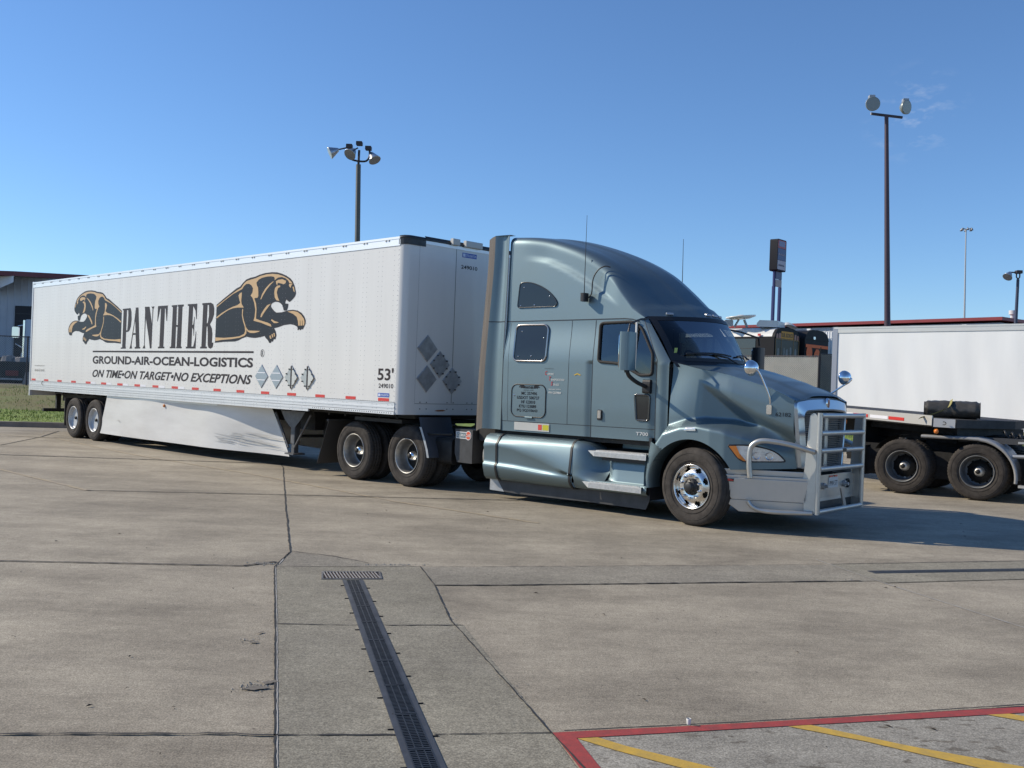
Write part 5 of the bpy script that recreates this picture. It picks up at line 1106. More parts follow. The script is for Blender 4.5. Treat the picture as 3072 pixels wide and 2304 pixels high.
# small white cup-like scrap standing on the red line
scp = MB().lathe([(0, .010), (.03, .013), (.032, .012), (.002, .009)], 12, Matrix.Translation((.985, 5.16, .008)) @ Matrix.Rotation(math.radians(90), 4, 'X')); scp.build('paper_scrap', WHITE, None, P('tiny white scrap standing beside the red painted line', 'litter'))
gl_ = thing('square_grate', 'square-cornered steel drain grate with thick rust-edged bars across the end of the trench drain', 'drain grate', (-1.36, 8.77, 0), math.radians(10.8))
MB().box(-.262, .262, -.165, -.148, .002, .012).box(-.262, .262, .148, .165, .002, .012).box(-.262, -.245, -.148, .148, .002, .012).box(.245, .262, -.148, .148, .002, .012).build('frame', mat('worn_steel', (.20, .19, .18), .5, .6, var=.3, vscale=20), gl_)
MB().box(-.245, .245, -.148, .148, .0042, .0055).build('pit_shade', mat('drain_pit_shade', (.018, .010, .009), .9), gl_)  # flat dark sheet under the bars, shade of the pit put into its colour
gb = MB()
for i in range(17):
    x = -.228+i*.0285; gb.obox((x, 0, .0095), (.0042, 0, 0), (.018*(-1), .146, 0), (0, 0, .0035))
gb.build('bars', mat('grate_bar_steel', (.45, .42, .40), .45, .7, var=.3, vscale=30), gl_)
# long trench drain: direction along the slab
TD = thing('trench_drain', 'long black slotted trench drain running towards the camera through the newer concrete slab', 'drain', (-1.318, 8.57, 0), 0)
td = Vector((.994, -4.102)).normalized(); tn = Vector((-td.y, td.x)); 
def tdp(s, t, z): q = td*s+tn*t; return (q.x, q.y, z)
def tbox(mb, s0, s1, t0, t1, z0, z1):
    v = [tdp(s, t, z) for s in (s0, s1) for t in (t0, t1) for z in (z0, z1)]
    mb.add(v, [(0, 1, 3, 2), (4, 6, 7, 5), (0, 4, 5, 1), (2, 3, 7, 6), (0, 2, 6, 4), (1, 5, 7, 3)])
IRON = mat('cast_iron', (.05, .055, .062), .42, .6, var=.35, vscale=18); PIT = mat('drain_pit_black', (.008, .008, .009), .9)
fm = MB(); tbox(fm, 0, 7, -.088, -.056, .003, .0095); tbox(fm, 0, 7, .056, .088, .003, .0095); fm.build('frame', mat('drain_frame', (.085, .09, .10), .5, .5, var=.3, vscale=6), TD)
pm_ = MB(); tbox(pm_, 0, 7, -.056, .056, .0042, .0052); pm_.build('channel', PIT, TD)  # no real recess: a flat strip with the shade put into its colour
for k_ in range(13):
    s0 = .02+k_*.5; m = MB(); tbox(m, s0, s0+.012, -.055, .055, .005, .012); tbox(m, s0+.482, s0+.492, -.055, .055, .005, .012)
    for t in (-.054, -.019, .019, .054): tbox(m, s0, s0+.492, t-.0035 if t < 0 else t-.0025, t+.0025 if t < 0 else t+.0035, .005, .0118)
    for i in range(21): s = s0+.028+i*.0222; tbox(m, s, s+.0105, -.054, .054, .005, .0112)
    m.build('grating', IRON, TD)
cl = MB()
for i in range(9):
    for sgn in (-1, 1): s = .22+i*.5+(.0 if sgn < 0 else .12); tbox(cl, s, s+.008, *(sorted((sgn*.088, sgn*.118))), .004, .010)
cl.build('anchor_tabs', PIT, TD)
T2 = thing('trench_drain', 'narrow trench drain in the grey strip at the right edge, beyond the parked truck shadow', 'drain', (3.66, 9.90, 0), math.radians(15.0))
MB().box(0, 8, -.062, .062, .003, .009).build('frame', mat('drain_frame', (.085, .09, .10), .5, .5), T2)
m = MB()
for i in range(330): m.box(.01+i*.024, .021+i*.024, -.045, .045, .009, .0115)
m.build('grating', IRON, T2)

# ---------------------------------------------------------------- verge, bank and yard beyond
def cy(x): return 28.9+(x+14.9)*.208
kb = MB()
for z0, o0, z1, o1 in ((.0, 0, .15, .02), (.15, .02, .155, .17)): kb.add([(-60, cy(-60)+o0, z0), (60, cy(60)+o0, z0), (60, cy(60)+o1, z1), (-60, cy(-60)+o1, z1)], [(0, 1, 2, 3)])
kb.build('kerb', mat('kerb_concrete', (.20, .17, .15), .85, var=.25, vscale=2), None, ST)
GRASS = mat('grass_ground', (.26, .36, .05), .95, 0, col2=(.075, .105, .028), vscale=5, bump=.6, bscale=60)
BANK = mat('bank_grass', (.15, .18, .055), .95, 0, col2=(.17, .13, .065), vscale=1.1, bump=.7, bscale=30)
v = MB(); xs = [-60+2*i for i in range(61)]
v.grid([[(x, cy(x)+.17+o, .152+h+.02*math.sin(x*1.3+o)) for x in xs] for o, h in ((0, .0), (1.5, .03), (3.5, .05), (6.2, .10))]); v.build('grass_verge', GRASS, None, ST)
v = MB(); v.grid([[(x, cy(x)+.17+o, .152+h+.05*math.sin(x*.9+o*2)*(o > 6.3)) for x in xs] for o, h in ((6.2, .10), (7.4, .28), (8.8, .50), (10.6, .70), (12.4, .84), (13.4, .86))]); v.build('grass_bank', BANK, None, ST)
YARD = 1.0
MB().add([(-400, cy(-400)+13.5, YARD), (60, cy(60)+13.5, YARD), (400, cy(60)+13.5, YARD), (600, 500, YARD), (-600, 500, YARD)], [(0, 1, 2, 3, 4)]).build('yard', mat('yard_asphalt', (.10, .098, .095), .9, var=.3, vscale=.5), None, ST)
gm_ = MB()
for _ in range(9000):
    if random.random() < .75: x = random.uniform(-20, -10.5)
    else: x = random.uniform(9, 17)
    bank = random.random() < .35; o = random.uniform(6.3, 12) if bank else random.uniform(.15, 6.3); y = cy(x)+.17+o
    z = .152+interp([(0, 0), (1.5, .03), (3.5, .05), (6.2, .1), (7.4, .28), (8.8, .5), (10.6, .7), (12.4, .84)], o); h = random.uniform(.04, .10); a = random.uniform(0, PI); s = .012
    gm_.add([(x-s*math.cos(a), y-s*math.sin(a), z), (x+s*math.cos(a), y+s*math.sin(a), z), (x+random.uniform(-.03, .03), y+random.uniform(-.03, .03), z+h)], [(0, 1, 2)])
gm_.build('grass_blades', mat('grass_blade', (.27, .38, .055), .9, 0, col2=(.17, .14, .06), vscale=.8), None, {'kind': 'stuff', 'label': 'short grass blades on the verge and bank behind the trucks'})

# ---------------------------------------------------------------- fences
def mesh_mat(name, col, scale):
    m = bpy.data.materials.new(name); m.use_nodes = True; t = m.node_tree; L = t.links; b = t.nodes['Principled BSDF']; b.inputs['Base Color'].default_value = (*col, 1); b.inputs['Metallic'].default_value = .5; b.inputs['Roughness'].default_value = .5
    tc = t.nodes.new('ShaderNodeTexCoord'); sx = t.nodes.new('ShaderNodeSeparateXYZ'); L.new(tc.outputs['Object'], sx.inputs[0])
    outs = []
    for sg in (1, -1):
        a = t.nodes.new('ShaderNodeMath'); a.operation = 'MULTIPLY_ADD'; a.inputs[1].default_value = sg; L.new(sx.outputs[2], a.inputs[0]); L.new(sx.outputs[0], a.inputs[2])
        p = t.nodes.new('ShaderNodeMath'); p.operation = 'PINGPONG'; p.inputs[1].default_value = scale; L.new(a.outputs[0], p.inputs[0])
        c = t.nodes.new('ShaderNodeMath'); c.operation = 'LESS_THAN'; c.inputs[1].default_value = scale*.14; L.new(p.outputs[0], c.inputs[0]); outs.append(c.outputs[0])
    mx = t.nodes.new('ShaderNodeMath'); mx.operation = 'MAXIMUM'; L.new(outs[0], mx.inputs[0]); L.new(outs[1], mx.inputs[1]); L.new(mx.outputs[0], b.inputs['Alpha']); MATS[name] = m; return m
MESHM = mesh_mat('chain_link_mesh', (.22, .22, .22), .045)
def fence(name, label, p, q, zb_, zt_, n, slats=None, post_m=POLEB, arms=False):
    a = Vector((*p, 0)); b = Vector((*q, 0)); L = (b-a).length; T = thing(name, label, 'fence', a, math.atan2(b.y-a.y, b.x-a.x))
    MB().add([(0, 0, zb_), (L, 0, zb_), (L, 0, zt_), (0, 0, zt_)], [(0, 1, 2, 3)]).build('chain_link', MESHM, T)
    for i in range(n+1):
        x = L*i/n; m = MB().cyl((x, .03, zb_-.4), (x, .03, zt_+.03), .035, 10)
        if arms: m.cyl((x, .03, zt_), (x+.16, -.15, zt_+.35), .02, 6)
        m.build('post', post_m, T)
    MB().cyl((0, .03, zt_), (L, .03, zt_), .022, 8).build('top_rail', post_m, T)
    if slats:
        m = MB(); x = .02
        while x < L-.06: m.box(x, x+.078, .045, .05, zb_+.03, zt_-.03+random.uniform(-.012, .012)); x += .083
        m.build('privacy_slats', slats, T)
    return T
fence('chain_link_fence', 'see-through chain-link fence on top of the grass bank at the far left', (-42, cy(-42)+12.9), (-9, cy(-9)+12.9), .98, 3.02, 9)
SLAT = mat('grey_privacy_slat', (.47, .45, .42), .7, var=.12, vscale=1.5)
fence('chain_link_fence', 'chain-link fence with pale grey privacy slats in front of the school bus', (1.3, 51.0), (12.45, 40.3), .8, 3.40, 6, SLAT, arms=True)
fence('chain_link_fence', 'darker slatted fence section between the pale slatted fence and the plain white trailer', (12.55, 40.35), (15.2, 41.6), 1.0, 3.5, 2, mat('dark_privacy_slat', (.12, .11, .105), .7, var=.3, vscale=1))

# ---------------------------------------------------------------- lamp posts
def pole_m(mb, x0, z0, z1, r0, r1, lean=0.): return mb.tube([(0, 0, z0), (lean, 0, z1)], [r0, r1], 10)
def cone_lamp(parent, c, d, m_=None):
    K_ = .86
    c = Vector(c); d = Vector(d).normalized(); Mx = Matrix.Translation(c) @ Vector((0, 1, 0)).rotation_difference(d).to_matrix().to_4x4()
    return MB().lathe([(-.46, .05), (-.42, .09), (-.25, .17), (-.06, .26), (-.02, .28), (0, .285), (.0, .26), (.01, .0)], 24, Mx).build('lamp_shade', m_ or LSH, parent)
LSH = mat('spun_aluminium_shade', (.55, .56, .57), .28, .9, var=.15, vscale=6)
L1 = thing('lamp_post', 'dark lamp post with three bell-shaped floodlights, rising behind the lettered trailer', 'lamp post', (-7.70, 45, 0), 0, 'truck stop lamp posts')
MB().tube([(.60, 0, .9), (.455, 0, 7), (.35, 0, 11.55)], [.13, .125, .11], 4).build('pole', mat('weathered_pole', (.11, .11, .10), .5, .3, var=.2, vscale=1), L1)
MB().cyl((.35, 0, 11.4), (.36, 0, 12.2), .055, 8).tube(spline([(-.08, 0, 12.25), (-.08, 0, 12.0), (.02, 0, 11.78), (.36, 0, 11.70), (.70, 0, 11.72), (.84, 0, 11.95), (.83, 0, 12.2)], 4), .045, 8).build('arms', POLEB, L1)
for (x, z) in ((-.09, 12.36), (.36, 12.50), (.78, 12.30)): MB().rbox(x-.14, x+.14, -.12, .12, z-.09, z+.09, .03, 'y').build('ballast_box', POLEB, L1)
for (bx_, bz, c, d) in ((-.10, 12.32, (-.96, -.1, 12.0), (-.80, -.25, -.42)), (.30, 12.3, (.0, -.35, 11.90), (-.35, -.6, -.65)), (.83, 12.15, (1.12, -.2, 11.72), (.45, -.35, -.80))):
    s = cone_lamp(L1, c, d); MB().tube([(bx_, 0, bz), Vector(c)-Vector(d).normalized()*.44], .035, 6).build('yoke', POLEB, s)
L2 = thing('lamp_post', 'tall purple-brown lamp post with two round floodlights on a crossbar, right of the truck', 'lamp post', (14.55, 38, 0), 0, 'truck stop lamp posts')
MB().tube([(-.05, 0, 0), (-.22, 0, 4.66), (-.54, 0, 12.63)], [.125, .115, .075], 12).build('pole', mat('maroon_pole', (.07, .045, .06), .45, .3, var=.15, vscale=1), L2)
MB().obox((-.52, 0, 12.64), (.59, 0, -.05), (0, .045, 0), (0, 0, .04)).build('crossbar', POLEB, L2)
for c, d in (((-1.11, -.10, 13.05), (-.15, -1, -.05)), ((.19, -.12, 12.96), (.55, -.85, -.12))):
    s = MB().lathe([(.0, .0), (.0, .24), (-.0, .27), (.03, .27), (.10, .26), (.22, .16), (.30, .06), (.31, 0)], 28, Matrix.Translation(c) @ Vector((0, -1, 0)).rotation_difference(Vector(d).normalized()).to_matrix().to_4x4()).build('lamp_shade', mat('floodlight_glass', (.24, .26, .25), .35, .3), L2)
    MB().tube([(c[0], .05, c[2]-.3), (c[0]+.0, .05, 12.66)], .03, 6).rbox(c[0]-.12, c[0]+.10, -.05, .12, c[2]+.20, c[2]+.36, .02, 'y').build('bracket', DULL, s)
L3 = thing('lamp_post', 'thin pale high-mast light far off beyond the grey building', 'lamp post', (54.8, 120, 0), 0, 'distant lamp posts')
MB().tube([(-.02, 0, 0), (-.42, 0, 22.7)], [.17, .07], 8).build('pole', mat('pale_pole', (.42, .43, .44), .5, .4), L3)
m = MB()
for a in range(6):
    an_ = a*PI/3+.3; c = Vector((-.35+.62*math.cos(an_), .62*math.sin(an_), 22.55)); m.lathe([(0, 0), (0, .17), (.22, .10), (.30, 0)], 10, Matrix.Translation(c) @ Matrix.Rotation(math.radians(90), 4, 'X')); m.tube([(-.35, 0, 22.7), c+Vector((0, 0, .3))], .04, 5)
m.build('lamp_ring', mat('mast_lamp_metal', (.30, .31, .32), .4, .6), L3)
L4 = thing('lamp_post', 'short dark lamp post with a single tilted floodlight at the right edge', 'lamp post', (30.45, 60, 0), 0, 'truck stop lamp posts')
MB().tube([(-.15, 0, 0), (0, 0, 9.3)], [.13, .09], 8).build('pole', mat('navy_pole', (.05, .06, .10), .5, .2), L4)
MB().rbox(-.15, .20, -.15, .15, 9.65, 9.85, .04, 'y').tube([(0, 0, 9.3), (-.10, 0, 9.45), (-.10, 0, 9.7)], .04, 6).tube([(0, 0, 9.3), (.10, 0, 9.45), (.10, 0, 9.7)], .04, 6).tube([(0, 0, 9.72), (-.42, 0, 9.72)], .045, 6).build('bracket', POLEB, L4)
cone_lamp(L4, (-.72, -.15, 9.40), (-.55, -.35, -.7))

# ---------------------------------------------------------------- pole sign
SG = thing('pole_sign', 'tall roadside sign with rounded blue and white cabinet on two blue posts, beyond the bus', 'sign', (26.4, 100, 0), math.radians(48))
NAVY = mat('navy_steel', (.025, .035, .14), .5, .2)
for x in (-.66, .66): MB().rbox(x-.14, x+.14, -.14, .14, 0, 12.7, .03, 'z').rbox(x-.10, x+.10, -.10, .10, 12.7, 14.6, .02, 'z').build('post', NAVY, SG)
sc = MB().rbox(-.95, .95, -.42, .42, 14.25, 17.45, .16, 'y', 5).build('cabinet', mat('dark_sign_frame', (.012, .013, .02), .6, spec=.2), SG)
def sgn(n_, x0, x1, z0, z1, col, y=-.43, par=None): return MB().rbox(x0, x1, y, y+.008, z0, z1, .06, 'y').build(n_, mat('sign_'+n_, col, .4), par or sc)
sgn('red_field', -.85, .85, 16.55, 17.35, (.38, .06, .06)); sgn('oval_logo_field', -.62, .62, 16.72, 17.26, (.18, .22, .35), -.438); sgn('blue_field', -.85, .85, 15.35, 16.52, (.05, .08, .20)); sgn('white_field', -.85, .85, 14.40, 15.32, (.42, .44, .46))
ms = MB()
for k_ in range(26):      # lettering too far off to read: strokes only
    x = -.7+k_*.055; h = random.uniform(.10, .22)
    if k_ % 7 != 5: ms.box(x, x+.03, -.445, -.44, 15.85, 15.85+h)
ms.build('sign_strokes', mat('sign_white', (.45, .47, .5), .5), sc)
ms = MB()
for k_ in range(22):
    x = -.62+k_*.055; h = random.uniform(.10, .20)
    if k_ % 6 != 4: ms.box(x, x+.03, -.445, -.44, 14.75, 14.75+h)
ms.build('sign_strokes', mat('sign_slate', (.10, .12, .18), .5), sc)
lp1 = MB().rbox(-.62, .62, -.2, -.1, 13.45, 14.2, .03, 'y').build('lower_panel', mat('sign_blue_grey', (.10, .14, .22), .5), SG)
MB().rbox(-.62, .62, -.2, -.1, 12.68, 13.40, .03, 'y').build('lower_panel', mat('sign_pale', (.40, .40, .36), .5), SG)

# ---------------------------------------------------------------- buildings
def corr(mb, x0, x1, z0, z1, y, step=.3, d=.035):
    n = int((x1-x0)/step); row = []
    for i in range(n+1):
        x = x0+(x1-x0)*i/n; row += [(x-.02, y), (x, y-d), (x+.04, y-d), (x+.06, y)]
    mb.grid([[(a, b, z) for a, b in row] for z in (z0, z1)], False)
B1 = thing('warehouse', 'long white metal building with a red roof edge behind the plain white trailer', 'building', (34.23, 70, 0), math.atan2(15, -11.68))
m = MB(); m.box(-.2, 40, -24, .0, 0, 7.45); corr(m, 0, 40, .5, 7.4, .012, .45, -.04); m.build('wall', mat('warehouse_panel', (.46, .48, .51), .55, 0, var=.1, vscale=.3), B1)
MB().box(-.5, 41, -25, .45, 7.60, 7.83).build('roof_edge', REDROOF, B1)
m = MB(); corr(m, .0, 40, 6.2, 7.08, .35, .22, -.06); m.build('white_canopy', WCORR, B1)
for i in range(9): MB().box(2+i*4.4, 2.35+i*4.4, .30, .55, 1, 7.35).build('downpipe', WCORR, B1)
MB().cyl((.9, -4, 7.8), (.9, -4, 8.35), .16, 10).cyl((.9, -4, 8.35), (.9, -4, 8.65), .27, 10).build('roof_vent', mat('vent_white', (.6, .6, .6), .5), B1)
B3 = thing('white_corrugated_shed', 'narrow strip of white corrugated wall seen between the far bus and the plain white trailer', 'building', (15.9, 50.5, 0), math.radians(8))
m = MB(); m.box(-1.0, 4, .05, 3, .9, 4.75); corr(m, -1.0, 4, .9, 4.72, .03, .33, .05); m.build('wall', WCORR, B3); MB().box(-1.02, 4.02, -.04, .02, 3.4, 3.46).build('rail', DULL, B3); MB().rbox(.0, 1.2, -.1, .3, 2.2, 3.0, .05, 'y').build('white_tank', WCORR, B3)
B2 = thing('metal_workshop', 'grey metal workshop with dark red roof trim and a dark doorway at the left edge', 'building', (-29.85, 60, 0), math.radians(0))
m = MB(); m.box(-22, 4.5, .0, 25, 0, 7.2); corr(m, -22, 4.5, 1, 7.2, -.012, .42, .03); m.build('wall', GWALL, B2)
m = MB(); m.add([(-22, -1.6, 7.15), (.25, -1.6, 7.15), (7.5, 6.0, 7.75), (7.5, 14, 8.4), (-22, 14, 8.4)], [(0, 1, 2, 3, 4)]); m.add([(-22, -1.6, 7.15), (.25, -1.6, 7.15), (.25, -1.6, 7.42), (-22, -1.6, 7.36)], [(0, 1, 2, 3)]); m.add([(.25, -1.6, 7.15), (7.5, 6.0, 7.55), (7.5, 6.0, 7.95), (.25, -1.6, 7.42)], [(0, 1, 2, 3)]); m.add([(-22, -1.6, 7.37), (.25, -1.6, 7.43), (7.5, 6.0, 7.96), (7.5, 14, 8.6), (-22, 14, 8.6)], [(0, 1, 2, 3, 4)]); m.build('roof', mat('dark_red_roof', (.16, .03, .04), .45, var=.2, vscale=1), B2)
MB().add([(-2.6, -.05, 5.95), (.22, -1.62, 6.78), (.22, -1.62, 7.15), (-2.6, -.05, 7.15)], [(0, 1, 2, 3)]).build('sunlit_wall_panel', WCORR, B2)  # sunlit top of the wall, put in as a white panel angled sunward
dr = MB().box(-.42, 4.2, -.06, -.045, 1.0, 5.49).build('doorway', mat('dark_opening', (.03, .03, .033), .8), B2); m = MB(); [m.box(-.42, 4.2, -.075, -.062, 1.4+i*.45, 1.43+i*.45) for i in range(9)]; m.build('door_ribs', GREYPL, dr)
m = MB().box(-22, 4.5, -.10, -.05, 1.0, 2.35); m.build('base_course', mat('base_block', (.10, .10, .11), .8, var=.2, vscale=2), B2)
MB().rbox(-2.6, -2.1, -.12, -.05, 2.6, 2.72, .03, 'y').build('wall_vent', GREYPL, B2)

# ---------------------------------------------------------------- buses
def bus(loc, rz, label, second=False):
    T = thing('bus', label, 'bus', loc, rz, 'parked buses')
    L = 11.; H0 = 1.0; H1 = 4.88
    prof = [(0, H0+.4), (0, 4.30), (.06, 4.55), (.25, 4.74), (.6, 4.85), (1.2, 4.88), (1.8, 4.85), (2.15, 4.74), (2.34, 4.55), (2.4, 4.30), (2.4, H0+.4)]
    low = [prof[0], (0, 4.42), (2.4, 4.42), prof[-1]]
    MB().prism(low, lambda p: (0, p[0], p[1]), lambda p: (L, p[0], p[1])).build('body', mat('bus_black', (.016, .016, .019), .6, spec=.2), T)
    rp = [(0, 4.42)]+prof[2:9]+[(2.4, 4.42)]
    MB().prism(rp, lambda p: (.12, p[0], p[1]), lambda p: (L, p[0]*1.0-.012 if p[0] < .1 else p[0], p[1]+.004)).build('roof', WHITE if not second else mat('bus_black', (.016, .016, .019), .6, spec=.2), T)
    MB().prism([(0-.01, 4.40)]+[(a, b+.012) for a, b in prof[2:9]]+[(2.41, 4.40)], lambda p: (-.02, p[0], p[1]), lambda p: (.12, p[0], p[1])).build('rear_cap', mat('bus_black', (.016, .016, .019), .6, spec=.2), T)
    if not second:
        for i in range(7):
            x = .95+i*1.42; w_ = MB().rbox(x, x+1.2, -.012, -.002, 3.42, 4.32, .04, 'y').build('window', mat('bus_window', (.055, .065, .07), .12, 0, .4), T)
            MB().box(x, x+1.2, -.02, -.013, 3.86, 3.885).build('window_rail', GREYPL, w_)
        MB().box(0, L, -.015, -.0, 3.28, 3.34).build('rub_rail', BLACKPL, T); MB().box(0, L, -.02, -.0, 2.2, 3.1).build('yellow_side', SYEL, T)
        MB().obox((.75, -.04, 4.50), (.07, 0, 0), (0, .02, 0), (0, 0, .05)).build('side_lamp', REDR, T)
    if not second:
        sp_ = MB().add([(-.03, .55, 4.36), (-.03, 1.75, 4.36), (-.03, 1.72, 4.70), (-.03, .60, 4.70)], [(0, 1, 2, 3)]).build('school_bus_panel', mat('faded_bus_orange', (.62, .28, .03), .6), T)
        t = MB(); text_mb(t, 'SCHOOL BUS', .63, 1.67, 4.43, 4.62, lambda u, z: (-.034, 2.30-u, z), bold=.02); t.build('panel_lettering', DECAL, sp_)
        for y in (.12, .36, 1.82, 2.06): MB().add([(-.03, y, 4.36), (-.03, y+.2, 4.36), (-.03, y+.19, 4.56+(.04 if .3 < y < 2 else 0)), (-.03, y+.03, 4.56+(.04 if .3 < y < 2 else 0))], [(0, 1, 2, 3)]).build('warning_lamp', mat('dull_red_lens', (.25, .045, .03), .3), T)
        f_ = MB()
        for y in (.10, .62, 1.76, 2.28): f_.box(-.035, -.02, y-.014, y+.014, 3.30, 4.33)
        f_.box(-.036, -.02, .09, 2.30, 4.31, 4.345).build('rear_window_frame', mat('brown_frame', (.28, .16, .05), .5), T)
        MB().box(-.024, -.012, .12, 2.27, 3.32, 4.30).build('rear_window', mat('bus_rear_glass', (.010, .012, .015), .3, spec=.2), T)
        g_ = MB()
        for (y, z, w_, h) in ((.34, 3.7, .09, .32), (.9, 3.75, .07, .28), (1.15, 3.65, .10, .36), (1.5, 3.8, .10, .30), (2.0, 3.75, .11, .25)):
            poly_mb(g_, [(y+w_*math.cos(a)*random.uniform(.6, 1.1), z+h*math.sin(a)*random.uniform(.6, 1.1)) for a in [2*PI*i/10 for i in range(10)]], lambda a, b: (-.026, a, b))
        g_.build('glass_reflections', mat('painted_reflection', (.16, .17, .18), .5), T)  # pale blobs painted onto the rear glass as reflections
        MB().rbox(-.12, .0, -.05, 2.45, 3.10, 3.27, .03, 'y').build('rear_bumper_ledge', SYEL, T)
        MB().rbox(4.2, 5.4, .7, 1.7, 4.88, 5.12, .10, 'y').build('roof_hatch', WHITE, T)
    else:
        MB().add([(-.03, .05, 4.02), (-.03, 2.35, 4.02), (-.03, 2.35, 4.17), (-.03, .05, 4.17)], [(0, 1, 2, 3)]).build('orange_band', ORANGE, T)
        o_ = MB(); ring = [(1.40+.33*math.cos(a), 3.62+.38*math.sin(a)) for a in [2*PI*(i+.5)/8 for i in range(8)]]; poly_mb(o_, ring, lambda y, z: (-.03, 2.62-y, z)); oo_ = o_.build('orange_badge', ORANGE, T)
        t = MB().add([(-.034, .98, 3.56), (-.034, 1.5, 3.56), (-.034, 1.5, 3.68), (-.034, .98, 3.68)], [(0, 1, 2, 3)]); t.build('badge_band', mat('bus_black', (.016, .016, .019), .6, spec=.2), oo_)
        t = MB(); text_mb(t, 'STATE', .99, 1.49, 3.575, 3.665, lambda u, z: (-.037, 2.48-u, z)); t.build('badge_lettering', ORANGE, oo_)
        MB().fan([(.42+.3*math.cos(a), 3.78+.34*math.sin(a)) for a in [2*PI*i/16 for i in range(16)]], lambda y, z: (-.029, y, z), 1).build('orange_disc', ORANGE, T)
        MB().rbox(-.06, 0, .75, .95, 4.42, 4.55, .03, 'x').build('rear_lamp', LENS, T)
    for x in (1.9, 8.6):
        for y in (.15, 2.25): MB().lathe([(-.14, 0), (-.14, .45), (.14, .45), (.14, 0)], 20, Matrix.Translation((x, y, H0+.48))).build('wheel', RUBBER, T)
    return T
# local x runs forward (away to the left), local y runs from the near-left rear corner towards the right
def busplace(rc, head): return (rc[0], rc[1], 0), head
bus((11.85, 45.0, 0), 0, 'black school bus with white roof, yellow ledge and SCHOOL BUS panel, behind the slatted fence')
bA = bpy.data.objects['bus']; 
hx, hy = -.72, .69     # forward direction of both buses
bA.matrix_world = Matrix(((hx, .69, 0, 11.85), (hy, .72, 0, 45.0), (0, 0, 1, 0), (0, 0, 0, 1)))
bB = bus((13.9, 46.9, 0), 0, 'second black bus with orange band and badge, mostly hidden behind the school bus', True)
bB.matrix_world = Matrix(((hx, .69, 0, 13.75), (hy, .72, 0, 46.7), (0, 0, 1, .05), (0, 0, 0, 1)))
def roofunit(name, label, verts_fn, x, y, z): pass
A1 = thing('rooftop_dish', 'flat white dish aerial on struts over the front bus roof, left of the roof box', 'aerial', (10.45, 46.2, 4.88))
MB().lathe([(-.0, 0), (.02, .4), (.10, .68), (.16, .70), (.14, .3), (.22, .12), (.23, 0)], 28, Matrix.Translation((.2, .3, .36)) @ Matrix.Rotation(math.radians(90), 4, 'X') @ Matrix.Rotation(math.radians(6), 4, 'Z')).build('dish', WHITE, A1)
MB().rbox(-.6, -.2, .1, .6, .02, .32, .08, 'y').tube([(-.1, .3, 0), (.1, .3, .36)], .05, 6).tube([(.5, .3, 0), (.35, .3, .36)], .06, 6).build('struts', DULL, A1)
A2 = MB().prism([(-.50, 0), (.50, 0), (.50, .30), (-.36, .30), (-.48, .16)], lambda p: (p[0], -.05, p[1]), lambda p: (p[0]+.6, 1.0, p[1])).build('rooftop_unit', WHITE, None, P('white box-shaped air unit on the school bus roof, in the middle of three', 'air unit'), bevel=.03); A2.location = (11.65, 45.6, 4.88)
A3 = MB().grid([[( -.42+.84*i/8, y, .02+(.30*math.sin(PI*min(1, (i/8)**.7)) if 0 < i else 0)*w_+.04*i/8) for i in range(9)] for y, w_ in ((0, .6), (.15, 1), (.8, 1), (.95, .6))]).build('rooftop_unit', WHITE, None, P('rounded white scoop-shaped air unit on the roof of the second bus', 'air unit')); A3.location = (13.0, 46.6, 4.88)

# ---------------------------------------------------------------- plain white trailer
T3 = thing('box_trailer', 'plain white box trailer with rippled unmarked sides, parked behind the flatbed on the right', 'trailer', (10.86, 33.5, 0), math.atan2(-4.5, 4.12))
RIP = mat('rippled_white_side', (.76, .77, .77), .4, 0, .1, var=.05, vscale=.8, stretch=(1.5, 1, .2))
L3_ = 16.1; m = MB(); G = []
for i in range(90):
    x = L3_*i/89; G.append([(x, 0 if (j in (0, 12)) else .010*math.sin(x*3.1+.4*math.sin(x))*math.sin(PI*j/12)+.006*math.sin(x*7.7+j*.4), 1.17+(3.92-1.17)*j/12) for j in range(13)])
m.grid(G); m.box(.0, L3_, .03, 2.58, 1.2, 4.08); m.build('box_walls', RIP, T3)
MB().box(0, L3_, -.025, .03, 3.92, 4.06).box(0, L3_, -.035, .04, 4.055, 4.11).build('top_rail', BALU, T3)
MB().box(.15, L3_, -.02, .03, .93, 1.17).build('bottom_rail', WRAIL, T3)
MB().box(-.05, .13, -.03, .06, 1.0, 4.12).box(-.05, .03, 0, 2.6, 1.0, 1.2).box(-.05, .03, 2.5, 2.6, 1, 4.1).build('rear_frame', mat('grey_white_frame2', (.30, .32, .37), .4, .3), T3)
for i in range(10): MB().box(5.75+i*1.05, 6.15+i*1.05, -.026, -.021, 1.085, 1.145).build('red_reflector', REDR, T3)
MB().box(.3, 15.8, .3, 2.3, .95, 1.15).box(3, 3.4, .5, .6, .2, 1).build('underframe', BLACKST, T3)
for x in (1.6, 2.85): wheel(T3, x, .05, 'cover'); 
